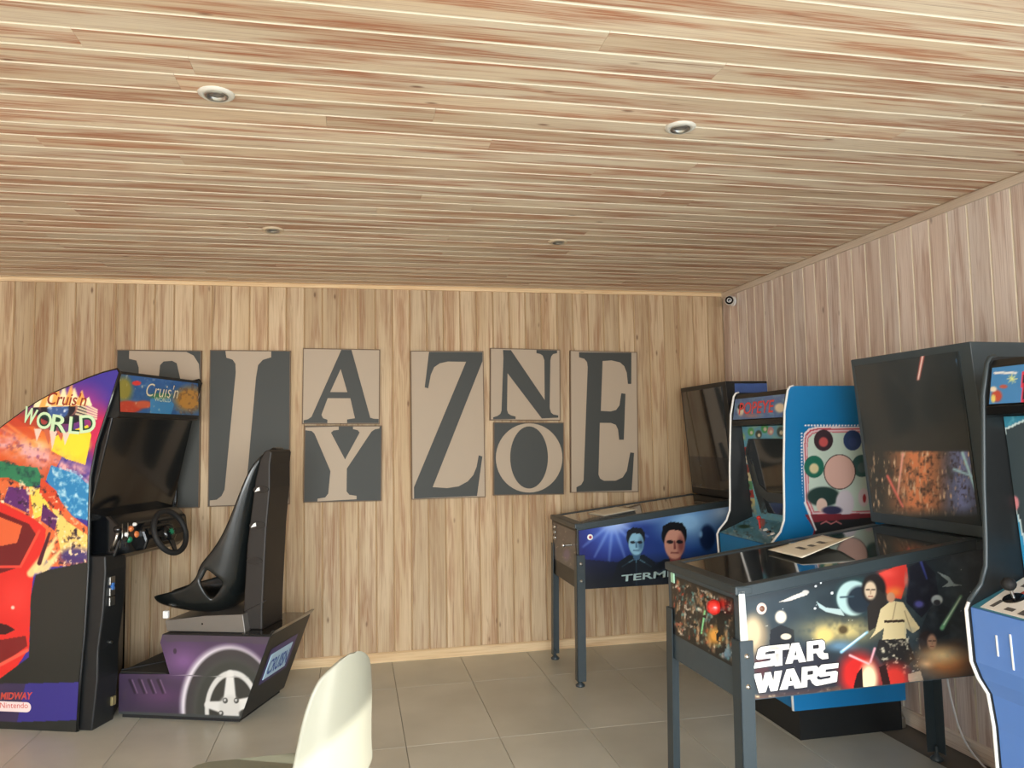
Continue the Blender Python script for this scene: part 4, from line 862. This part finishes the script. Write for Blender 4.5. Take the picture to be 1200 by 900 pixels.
# title: heavy block letters
def block(letter):
    S = [(0,0),(0.98,0),(1,.05),(1,.52),(.9,.6),(.36,.6),(.34,.66),(.36,.74),(1,.74),(1,1),(.12,1),(0,.9),(0,.48),(.1,.4),(.62,.4),(.65,.34),(.62,.27),(0,.27)]
    T = [(0,1),(0,.74),(.33,.74),(.33,0),(.67,0),(.67,.74),(1,.74),(1,1)]
    A = [[(0,0),(.3,1),(.7,1),(1,0),(.66,0),(.62,.17),(.38,.17),(.34,0)], [(.44,.38),(.56,.38),(.5,.68)]]
    R = [[(0,0),(0,1),(.86,1),(1,.88),(1,.52),(.86,.42),(.92,.3),(1.12,.27),(1.12,0),(.8,0),(.62,.14),(.5,.36),(.33,.36),(.33,0)], [(.33,.58),(.33,.78),(.64,.78),(.67,.74),(.67,.62),(.64,.58)]]
    Wt = [(0,1),(.2,0),(.42,0),(.5,.4),(.58,0),(.8,0),(1,1),(.74,1),(.68,.5),(.6,1),(.4,1),(.32,.5),(.26,1)]
    return {'S': S, 'T': T, 'A': A, 'R': R, 'W': Wt}[letter]
def logo(rows, y, parent, m, mo):
    W4 = Matrix.LocRotScale(parent.parent.location, parent.parent.rotation_euler, (1, 1, 1)).inverted()
    for ch, quad_ in rows:
        lp = block(ch); lp = lp if isinstance(lp[0][0], tuple) else [lp]
        (x0, yb0), (x1, yb1), (x2, yt1), (x3, yt0) = quad_
        def P3(u, v):
            px = (x0*(1-u)+x1*u)*(1-v)+(x3*(1-u)+x2*u)*v; py = (yb0*(1-u)+yb1*u)*(1-v)+(yt0*(1-u)+yt1*u)*v
            q = W4 @ Vector(on_y(px, py, y)); return q
        g = G()
        def to3(u, v, h): q = P3(u, v); return (q.x, -0.0016-h, q.z)
        g.prism(lp, to3, 0, 0.0012); g.build('lettering', m, parent)
        cx = sum(q[0] for q in lp[0])/len(lp[0]); cy = 0.5
        big = [[(0.5+(q[0]-0.5)*1.08, 0.5+(q[1]-0.5)*1.09) for q in lp[0]]]
        G().prism(big, lambda u, v, h: (P3(u, v).x, -0.0013-h, P3(u, v).z), 0, 0.0002).build('lettering_outline', mo, parent)
LW = mat('cream_white_ink', (250, 246, 236), 0.4)
logo([('S', ((883, 783.5), (912, 779.5), (917, 755.5), (889, 758.5))), ('T', ((900, 782), (926, 779), (926, 755), (900, 757))), ('A', ((921, 778.5), (946, 776), (944, 753), (922, 755))), ('R', ((947, 775.5), (970, 773), (968, 750), (947, 752.5))),
      ('W', ((882, 813), (919, 808.5), (917, 786), (883, 790))), ('A', ((914, 809), (942, 806.5), (938, 783), (916, 785.5))), ('R', ((940, 806.5), (962, 804), (961, 780.5), (941, 782.5))), ('S', ((960, 804.5), (983, 800), (985, 778), (962, 780)))],
     -2.745, sa2, LW, mat('near_black_ink', (30, 26, 30), 0.5))
side_button(pb2, (892, 713), -2.74, mat('pale_pink_ring', (226, 200, 190), 0.4), mat('brown_button', (120, 80, 60), 0.4), 1.1)
G().lathe([(0.0001, 0.045), (0.018, 0.040), (0.028, 0.022), (0.024, 0.006), (0.012, 0.0)], center=(-0.004, 0.13, 0.835), axis=(-1, 0, 0.1), n=20).build('launch_knob', RED, pb2)
G().box(-0.006, 0.0, 0.485, 0.515, 0.855, 0.895).build('start_button', mat('mint_button', (170, 220, 190), 0.35), pb2, bev=0.003)
G().hexa([(0.0, -0.004, 0.70), (0.030, -0.004, 0.72), (0.030, 0.0, 0.72), (0.0, 0.0, 0.70), (0.0, -0.004, 0.915), (0.022, -0.004, 0.915), (0.022, 0.0, 0.915), (0.0, 0.0, 0.915)]).build('corner_plate', mat('polished_corner', (214, 214, 206), 0.3, metal=0.6), pb2)

# paper notices lying on the machines
def paper(name, pts, label, curl, lines, zoff=0.0):
    c = sum((Vector(p) for p in pts), Vector())/4
    r = bpy.data.objects.new(name, None); COL.objects.link(r); r.location = c; tag(r, label, 'paper notice')
    A_, B_, C_, D_ = [Vector(p)-c for p in pts]; n = 12; g = G(); vs = []
    def P(u, v): 
        q = A_*(1-u)*(1-v)+B_*u*(1-v)+C_*u*v+D_*(1-u)*v; return q+Vector((0, 0, 0.0015+curl(u, v)))
    for j in range(n+1):
        for i in range(n+1): vs.append(P(i/n, j/n))
    g.add(vs, [(j*(n+1)+i, j*(n+1)+i+1, (j+1)*(n+1)+i+1, (j+1)*(n+1)+i) for j in range(n) for i in range(n)], 0, True)
    sh_ = g.build('sheet', PAPER, r); m_ = sh_.modifiers.new('thick', 'SOLIDIFY'); m_.thickness = 0.001
    g = G(); up = Vector((0, 0, 0.0012))
    for (u0, u1, v0, v1) in lines: g.add([P(u0, v0)+up, P(u1, v0)+up, P(u1, v1)+up, P(u0, v1)+up], [(0, 1, 2, 3)])
    g.build('printed_text', INK, r)
random.seed(3)
def glyphs(rows):
    out = []
    for v, u0, u1 in rows:
        u = u0
        while u < u1: w = random.uniform(0.018, 0.032); out.append((u, u+w, v, v+0.085)); u += w+0.012
    return out
def top2(x, y): return 0.92+(1.065-0.92)*((x+1.412))/1.26+0.006
def pz(px, py, f, z=0.97):
    for _ in range(6):
        d = (px-600)*_r/F_PX-(py-450)*_u/F_PX+_w; t_ = (z-CAM[2])/d[2]; P = CAM+t_*d; z = f(P[0], P[1])
    return (P[0], P[1], z)
pts = [pz(900, 648, top2), pz(940, 658, top2), pz(1002, 643, top2), pz(964, 634, top2)]
paper('paper_notice', pts, 'cream paper notice with a curled edge on the near pinball glass', lambda u, v: 0.012+0.028*max(0, u-0.55)*max(0, v)*2.0+0.012*v, glyphs([(0.28, 0.35, 0.62), (0.46, 0.42, 0.58), (0.66, 0.36, 0.6)]))
def top1(x, y): return 0.925+(1.065-0.925)*(x+1.405)/1.27+0.006
pts = [pz(689, 602, top1), pz(708, 604.5, top1), pz(747, 597, top1), pz(722, 594, top1)]
paper('paper_notice', pts, 'small cream paper notice on the far pinball glass', lambda u, v: 0.0, [])

# ------------------------------------------------------------------ upright cabinets
def upright(loc, label, blue, paint_m, paint_b, paint_c, W=0.56, thin=False):
    r = empty('upright_arcade_cabinet', loc, label, 'arcade cabinet')
    pr = [(0.0, 0.14), (-0.012, 0.55), (-0.026, 0.65), (-0.058, 0.70), (-0.078, 0.75), (-0.085, 0.905), (-0.075, 0.925), (-0.028, 0.975), (-0.006, 1.03), (-0.001, 1.10), (0.004, 1.27), (0.022, 1.556), (0.044, 1.655), (0.055, 1.672), (0.075, 1.677), (0.60, 1.677), (0.60, 0.14)]
    near = G().prism(pr, xz, 0.0, 0.02).build('side_panel', blue, r)
    far = G().prism(pr, xz, W-0.02, W).build('side_panel', BLACK, r)
    for y_ in (0.010, W-0.010):
        if thin: 
            G().tube([(u-0.001, y_, v) for u, v in pr[:7]], 0.006, 6).build('edge_trim', WHITE, r); tag(G().tube([(u, y_, v) for u, v in pr[6:-2]], 0.009, 6).build('edge_trim', SLATE, r), 'dark edge trim')
        else: G().tube([(u, y_, v) for u, v in pr[:-2]], 0.0075, 6).build('edge_trim', WHITE, r)
    G().box(0.03, 0.58, 0.01, W-0.01, 0.0, 0.14).build('base', BLACK, r)
    a, b = 0.021, W-0.021
    G().prism([(0.004, 0.145), (-0.008, 0.55), (-0.022, 0.65), (-0.052, 0.70), (-0.072, 0.75), (-0.079, 0.90), (0.05, 0.95), (0.58, 0.95), (0.58, 0.145)], xz, a, b).build('front_panel', blue, r)
    G().prism([(0.06, 0.95), (0.13, 0.98), (0.085, 1.49), (0.04, 1.50), (0.025, 1.53), (0.045, 1.645), (0.06, 1.665), (0.58, 1.665), (0.58, 0.95)], xz, a, b).build('body', BLACK, r)
    mq_ = art('marquee', quad((0.021, b-0.01, 1.527), (0.021, a+0.01, 1.527), (0.041, a+0.01, 1.640), (0.041, b-0.01, 1.640)), 110, 36, paint_m, r, BACKLIT)
    bz = art('bezel', quad((0.121, b-0.002, 0.99), (0.121, a+0.002, 0.99), (0.079, a+0.002, 1.488), (0.079, b-0.002, 1.488)), 110, 110, paint_b, r)
    G().box(0.018, 0.06, a, b, 1.493, 1.522).build('marquee_rail', BLACKG, r, bev=0.003)
    cp = art('control_panel', quad((-0.079, b-0.001, 0.915), (-0.079, a+0.001, 0.915), (0.118, a+0.001, 0.992), (0.118, b-0.001, 0.992)), 120, 70, paint_c, r)
    G().prism([(-0.079, 0.90), (-0.0795, 0.912), (0.118, 0.989), (0.118, 0.95), (0.05, 0.94)], xz, a, b).build('control_deck', blue, r)
    return r, near, mq_, bz, cp
# cabinet with the cartoon sailor art replaced by plain coloured shapes
def paint_pm(X, Y, U, V):
    p = Paint(X, Y, (88, 116, 166)); n = fbm(X, Y, 5, 2); p.put(np.clip(n*2.4-1, 0, 1)*0.6, (120, 160, 180)); p.ell(868, 481, 5, 8, (230, 220, 200), 0.4); p.ell(868, 477, 4, 4, (30, 30, 36), 0.3)
    p.ell(914, 478, 8, 7, (232, 216, 186), 0.4); p.ell(880, 487, 16, 4, (190, 130, 120), 0.8, 0.7); return p.C
def paint_pb(X, Y, U, V):
    p = Paint(X, Y, (104, 170, 196)); n = fbm(X, Y, 6, 4); n3 = fbm(X, Y, 3, 8)
    p.put(np.clip(n*3-1.4, 0, 1)*0.7, (150, 196, 170))
    for cx, cy, r_, c_ in ((880, 506, 4.5, (90, 170, 90)), (889, 509, 4.5, (50, 60, 50)), (896, 502, 5, (60, 160, 80)), (903, 505, 4.5, (210, 150, 150)), (915, 506, 5.5, (60, 76, 70)), (870, 512, 4, (150, 200, 140))): p.ell(cx, cy, r_, r_*1.3, c_, 0.3); p.ell(cx+0.5, cy+1, r_*0.5, r_*0.6, (226, 216, 190), 0.4)
    # left column of little coloured blocks
    for i, c_ in enumerate([(176, 60, 50), (226, 214, 190), (150, 70, 56), (214, 204, 160), (90, 150, 100), (176, 64, 54), (210, 196, 130), (196, 186, 140)]):
        y0_ = 524+i*10; x0_ = 866+i*1.5; p.poly([(x0_, y0_), (x0_+9, y0_), (x0_+10.5, y0_+9.5), (x0_+1.5, y0_+9.5)], c_); p.ell(x0_+5, y0_+5, 2.2, 3, (70, 50, 44), 0.4)
    p.poly([(877, 514), (921, 514), (930, 524), (930, 602), (892, 602), (880, 560), (873, 530)], (52, 56, 56))
    p.put(np.clip((Y-586)/14, 0, 1)*np.clip(n3*3-1, 0, 1), (110, 160, 176)); return p.C
def paint_pc(X, Y, U, V):
    p = Paint(X, Y, (96, 160, 190)); n = fbm(X, Y, 8, 6); n3 = fbm(X, Y, 4, 16); p.put(np.clip(n*3-1.5, 0, 1)*0.7, (66, 110, 120)); p.put(np.clip(n3*5-3, 0, 1)*0.8, (40, 50, 54)); p.ell(893, 612, 5, 8, (196, 84, 70), 0.5); p.ell(897, 600, 8, 3, (200, 90, 80), 0.4); p.ell(872, 617, 10, 3, (50, 80, 60), 0.5)
    p.put(np.clip(fbm(X, Y, 3, 26)*6-4.2, 0, 1), (226, 226, 206)); return p.C
cabA, nearA, mqA, bzA, cpA = upright((-0.66, -1.825, 0), 'sky blue upright arcade cabinet with a red lettered header between the pinball machines', BLUEP, paint_pm, paint_pb, paint_pc)
xr = -0.66
lettering('POPEYE', (0.030, 0.47, 1.550), (0, -1, 0), (0.02, 0, 0.113), 0.070, 0.35, mat('dark_red_outline', (120, 30, 40), 0.4), mqA, offset=0.05, lift=0.003)
lettering('POPEYE', (0.029, 0.468, 1.552), (0, -1, 0), (0.02, 0, 0.113), 0.066, 0.346, mat('coral_red_ink', (226, 70, 66), 0.4), mqA, offset=0.01, lift=0.005)
# screen of this cabinet: dark glass with rounded lower lip
def scr(u, v, h): 
    x = 0.121-(v-0.99)/0.498*0.042; return (x-0.002-h, u, v)
G().prism([(0.46, 1.42), (0.10, 1.42), (0.055, 1.37), (0.055, 1.03), (0.36, 1.03), (0.44, 1.22), (0.50, 1.34)], scr, 0, 0.003).build('screen', GLASS, cabA)
lipp = [(0.455, 1.30), (0.42, 1.18), (0.34, 1.14), (0.18, 1.14), (0.09, 1.18), (0.06, 1.30), (0.06, 1.24), (0.09, 1.13), (0.17, 1.09), (0.35, 1.09), (0.43, 1.13), (0.47, 1.25)]
G().prism(lipp, scr, 0.003, 0.006).build('screen_surround', mat('grey_surround', (66, 70, 68), 0.5), cabA)
G().cyl((0.03, 0.30, 0.955), (0.025, 0.30, 1.01), 0.005, n=8).lathe([(0.0001, -0.012), (0.009, -0.008), (0.012, 0), (0.009, 0.008), (0.0001, 0.012)], center=(0.024, 0.30, 1.012), n=14).build('joystick', RED, cabA)
for k in range(3): G().lathe([(0.0001, 0.008), (0.010, 0.007), (0.013, 0.0)], center=(0.0+0.01*k, 0.13+0.05*k, 0.950+0.004*k), axis=(-0.3, 0, 0.95), n=14).build('button', (WHITE, BLACKG, WHITE)[k], cabA)
# side print: rounded frame, coloured discs
fr = [(943, 589), (941, 520), (942, 508), (948, 502), (957, 500), (1010, 500), (1019, 503), (1024, 512), (1026, 530), (1026, 605), (950, 606)]
def paint_ps(X, Y, U, V):
    p = Paint(X, Y, (18, 118, 176))
    n3 = fbm(X, Y, 3, 8)
    for i in range(22): p.ell(944+i*3.6, 498.6, 1.1, 1.3, (240, 240, 240), 0.2)
    for i in range(22): p.ell(939.5, 508+i*3.7, 1.2, 1.1, (240, 240, 240), 0.2)
    p.poly(fr, (232, 222, 222)); cx, cy = 984, 553
    def sc_p(k): return [(cx+(x-cx)*k, cy+(y-cy)*k) for x, y in fr]
    p.poly(sc_p(0.965), (196, 84, 96)); p.poly(sc_p(0.93), (226, 200, 204)); p.poly(sc_p(0.90), (204, 120, 130)); p.poly(sc_p(0.87), (198, 216, 202))
    for a, b_, r_, c1, c2 in ((965, 516, 11.5, (66, 50, 56), (200, 90, 90)), (999, 516, 11, (50, 70, 110), (60, 76, 120)), (954, 547, 12, (40, 110, 90), (222, 206, 160)), (1010, 546, 12, (60, 96, 92), (90, 110, 110))):
        p.ell(a, b_, r_, r_*1.12, c1, 0.05); p.ell(a, b_+2, r_*0.55, r_*0.6, c2, 0.3)
    p.ell(984, 553, 19, 21, (60, 48, 48), 0.02); p.ell(984, 553, 18, 20, (226, 184, 170), 0.03)
    p.ell(965, 582, 22, 13, (44, 66, 62), 0.2); p.ell(990, 590, 12, 18, (214, 206, 214), 0.2); p.ell(1012, 583, 7, 12, (222, 206, 210), 0.2); p.ell(1013, 584, 2.4, 6, (170, 50, 60), 0.3); p.ell(963, 592, 7, 9, (226, 196, 180), 0.15); p.ell(975, 598, 14, 6, (60, 60, 90), 0.3)
    p.poly([(943, 603), (1026, 602), (1026, 614), (950, 640), (954, 620)], (130, 50, 60)); p.poly([(952, 612), (1026, 606), (1026, 700), (940, 700), (956, 621)], (46, 50, 54))
    for i in range(4): p.line(962+i*6, 614-(i % 2)*3, 968+i*6, 611+(i % 2)*3, 1.2, (230, 140, 140))
    p.line(943, 589, 956, 621, 2.0, (240, 240, 240), 2.0, 1)
    p.ell(1010, 650, 16, 18, (120, 104, 100), 0.1)
    return p.C
art('side_art', quad((0.09, -0.0012, 0.80), (0.59, -0.0012, 0.80), (0.59, -0.0012, 1.50), (0.09, -0.0012, 1.50)), 150, 200, paint_ps, nearA)
G().box(0.585, 0.61, 0.02, 0.07, 0.0, 0.05).build('rear_foot', CHROME, cabA, bev=0.005)
# second cabinet (right edge)
def paint_dm(X, Y, U, V):
    p = Paint(X, Y, (72, 140, 200)); n = fbm(X, Y, 4, 2); n3 = fbm(X, Y, 3, 5)
    p.ell(1168, 464, 8, 9, (196, 84, 66), 0.4); p.ell(1164, 456, 5, 4, (240, 226, 200), 0.4); p.ell(1164, 467, 3.4, 6, (240, 220, 120), 0.4); p.ell(1157, 464, 3, 9, (70, 160, 120), 0.5); p.ell(1176, 453, 6, 3, (190, 96, 80), 0.4)
    for a in range(8): p.line(1186, 444, 1186+6*math.cos(a*PI/4), 444+6*math.sin(a*PI/4), 2, (226, 240, 160), 0.5)
    p.poly([(1197, 436), (1300, 420), (1300, 480), (1197, 474)], (226, 60, 84)); p.poly([(1199, 439), (1300, 424), (1300, 476), (1199, 471)], (40, 40, 60)); 
    for i in range(10): p.line(1166+i*2.6, 437, 1167.5+i*2.6, 436.8, 2.6, (236, 240, 240), 2.6, 0.6)
    return p.C
def paint_db(X, Y, U, V):
    p = Paint(X, Y, (60, 148, 180)); n = fbm(X*1.4, Y*0.7, 6, 4); p.put(np.clip(n*4-2, 0, 1)*0.8, (28, 104, 136)); p.put(np.clip(fbm(X*1.4, Y*0.7, 5, 14)*4-2.3, 0, 1)*0.7, (120, 200, 216))
    p.put(np.clip((Y-600)/30, 0, 1), (60, 168, 222))
    ol = [(1206, 492), (1190, 498), (1180, 504), (1179, 520), (1181, 545), (1184, 570), (1188, 590), (1194, 608), (1204, 640), (1340, 640), (1340, 480)]
    w = [(x+(math.sin(i*2.1)*1.5), y) for i, (x, y) in enumerate(ol)]
    p.poly([(x-2.2, y-1.5) for x, y in w], (226, 246, 246)); p.poly(w, (62, 76, 82))
    p.ell(1178, 605, 9, 18, (226, 140, 150), 0.2, 1, 0.3); p.ell(1170, 585, 4, 7, (226, 140, 150), 0.2); p.ell(1188, 590, 7, 10, (232, 150, 158), 0.2); p.line(1174, 590, 1180, 618, 1.2, (120, 50, 60)); p.ell(1182, 626, 9, 9, (222, 130, 140), 0.3)
    return p.C
def paint_dc(X, Y, U, V):
    p = Paint(X, Y, (70, 140, 160)); p.put(np.clip(fbm(X, Y, 6, 4)*3-1.4, 0, 1)*0.6, (60, 100, 120)); return p.C
cabB, nearB, mqB, bzB, cpB = upright((-0.78, -3.70, 0), 'light blue upright arcade cabinet cut by the right edge of the picture', BLUED, paint_dm, paint_db, paint_dc, W=0.575, thin=True)
lettering('DONKEY KONG', (0.030, 0.40, 1.565), (0, -1, 0), (0.02, 0, 0.113), 0.045, 0.34, mat('yellow_ink', (240, 220, 90), 0.4), mqB, offset=0.02, lift=0.003)
# instruction card, joystick and coin door lines
def deck(u, v, h): # u along -y from far side, v from nose to bezel
    x = -0.079+v*0.197; z = 0.915+v*0.077; return (x-0.02*h/0.0536, 0.554-u, z+h)
card = G().prism([(0.03, 0.03), (0.20, 0.03), (0.18, 0.97), (0.005, 0.97)], deck, 0.001, 0.002).build('instruction_card', mat('cream_card', (244, 238, 226), 0.5), cabB)
for u0, u1, v0, v1, m_ in ((0.05, 0.065, 0.1, 0.3, INK), (0.10, 0.13, 0.10, 0.18, INK), (0.15, 0.18, 0.08, 0.2, INK), (0.14, 0.165, 0.3, 0.45, INK), (0.04, 0.07, 0.72, 0.86, INK), (0.11, 0.125, 0.74, 0.88, INK), (0.145, 0.165, 0.74, 0.88, INK), (0.07, 0.12, 0.56, 0.64, RI)):
    G().add([deck(u0, v0, 0.003), deck(u1, v0, 0.003), deck(u1, v1, 0.003), deck(u0, v1, 0.003)], [(0, 1, 2, 3)]).build('printed_mark', m_, card)
jp = Vector(deck(0.075, 0.42, 0.0))
js = G().lathe([(0.0001, 0.004), (0.03, 0.004), (0.033, 0.0)], center=jp, axis=(-0.36, 0, 0.93), n=20).build('joystick', BLACKG, cabB)
G().cyl(jp, jp+Vector((-0.016, 0, 0.04)), 0.005, n=8).build('shaft', CHROME, js)
G().lathe([(0.0001, -0.020), (0.012, -0.017), (0.019, -0.008), (0.021, 0), (0.019, 0.008), (0.012, 0.017), (0.0001, 0.020)], center=jp+Vector((-0.016, 0.0, 0.044)), n=20).build('ball_top', RUBBER, js)
for u_, z0, z1 in ((0.085, 0.79, 0.85), (0.135, 0.765, 0.865), (0.19, 0.78, 0.835)):
    def fxx(z): return -0.072-(z-0.75)/0.15*0.007
    G().hexa([(fxx(z0)-0.003, 0.554-u_, z0), (fxx(z0), 0.554-u_, z0), (fxx(z0), 0.550-u_, z0), (fxx(z0)-0.003, 0.550-u_, z0), (fxx(z1)-0.003, 0.554-u_, z1), (fxx(z1), 0.554-u_, z1), (fxx(z1), 0.550-u_, z1), (fxx(z1)-0.003, 0.550-u_, z1)]).build('vent_slit', WHITE, cabB)

# ------------------------------------------------------------------ power cable
def pfl(px, py, z=0.006):
    d = (px-600)*_r/F_PX-(py-450)*_u/F_PX+_w; t_ = (z-CAM[2])/d[2]; P = CAM+t_*d; return Vector((min(P[0], -0.03), P[1], z))
cpth = [Vector((-0.03, -2.05, 0.45)), Vector((-0.03, -2.08, 0.25)), Vector((-0.035, -2.15, 0.08)), Vector((-0.05, -2.28, 0.006)), Vector((-0.09, -2.45, 0.006)), Vector((-0.16, -2.60, 0.006)), Vector((-0.25, -2.80, 0.006)), Vector((-0.3, -3.0, 0.006))]
sm = []
for i in range(len(cpth)-1):
    p0, p1, p2, p3 = cpth[max(i-1, 0)], cpth[i], cpth[i+1], cpth[min(i+2, len(cpth)-1)]
    for k in range(8):
        t_ = k/8; sm.append(0.5*((2*p1)+(p2-p0)*t_+(2*p0-5*p1+4*p2-p3)*t_*t_+(3*p1-3*p2+p3-p0)*t_**3))
tag(G().tube(sm, 0.004, 8).build('power_cable', WHITE), 'white power cable hanging down the right wall to the floor', 'cable')

# ------------------------------------------------------------------ white shell chair and table
ch = empty('shell_chair', (-2.868, -2.87, 0), 'white moulded shell chair back in the foreground', 'chair', rz=math.radians(140))
# local +x = the way the sitter faces: x, z, half width, wing depth, lean of the section normal
cpa = np.array([(0.24, 0.415, 0.13, 0.01, 0), (0.22, 0.435, 0.175, 0.02, 0), (0.12, 0.432, 0.20, 0.03, 0), (-0.03, 0.430, 0.205, 0.045, .1), (-0.14, 0.445, 0.20, 0.06, .4), (-0.195, 0.50, 0.175, 0.050, .8),
       (-0.20, 0.58, 0.160, 0.045, 1), (-0.208, 0.66, 0.148, 0.042, 1), (-0.215, 0.73, 0.138, 0.038, 1), (-0.220, 0.79, 0.120, 0.032, 1), (-0.224, 0.83, 0.100, 0.024, 1), (-0.226, 0.857, 0.064, 0.01, 1), (-0.227, 0.872, 0.036, 0.004, 1), (-0.227, 0.877, 0.010, 0.001, 1)])
t2 = np.linspace(0, len(cpa)-1, 61); cq = np.stack([np.interp(t2, np.arange(len(cpa)), cpa[:, i]) for i in range(5)], 1)
for _ in range(2): cq[1:-1] = (cq[:-2]+2*cq[1:-1]+cq[2:])/4
NC = 20; vs = []
for x_, z_, hw, wg, dr in cq:
    an = dr*1.35
    for k in range(NC+1):
        s_ = -1+2*k/NC; vs.append((x_+math.sin(an)*wg*s_*s_, hw*s_, z_+math.cos(an)*wg*s_*s_))
fs = [(j*(NC+1)+k, j*(NC+1)+k+1, (j+1)*(NC+1)+k+1, (j+1)*(NC+1)+k) for j in range(len(cq)-1) for k in range(NC)]
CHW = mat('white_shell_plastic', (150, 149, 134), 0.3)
sh_ = G().add(vs, fs, 0, True).build('shell', CHW, ch); m_ = sh_.modifiers.new('thick', 'SOLIDIFY'); m_.thickness = 0.012; m_.offset = 0
m_ = sh_.modifiers.new('sub', 'SUBSURF'); m_.levels = 1; m_.render_levels = 1
for sx in (-1, 1):
    for sy in (-1, 1):
        G().cyl((0.02+sx*0.07, sy*0.07, 0.43), (0.02+sx*0.19, sy*0.19, 0.0), 0.015, 0.010, 12).build('leg', mat('pale_beech', (206, 170, 120), 0.5), ch)
def rpoly(pts, r_, n=5):
    o = []; k = len(pts)
    for i in range(k):
        p, a, b = Vector(pts[i]), Vector(pts[i-1]), Vector(pts[(i+1) % k]); u_ = (a-p).normalized()*r_; v_ = (b-p).normalized()*r_
        for t_ in np.linspace(0, 1, n): q = (p+u_)*(1-t_)**2+p*2*t_*(1-t_)+(p+v_)*t_**2; o.append((q.x, q.y))
    return o
_ci = (Matrix.Translation(ch.location) @ Matrix.Rotation(ch.rotation_euler.z, 4, 'Z')).inverted()
cpts = [(-3.17, -2.645), (-2.76, -2.64), (-2.70, -2.93), (-2.86, -3.04), (-3.16, -3.02)]
cl_ = rpoly([(_ci @ Vector((a, b, 0)))[:2] for a, b in cpts][::-1], 0.06)
tag(G().prism(cl_, lambda u, v, h: (u, v, h), 0.455, 0.488).build('seat_pad', mat('shade_tinted_pad', (128, 132, 116), 0.5), ch, bev=0.006), 'chair seat pad with shade put into its grey-green colour')  # the seat's shade is painted in as greenish grey
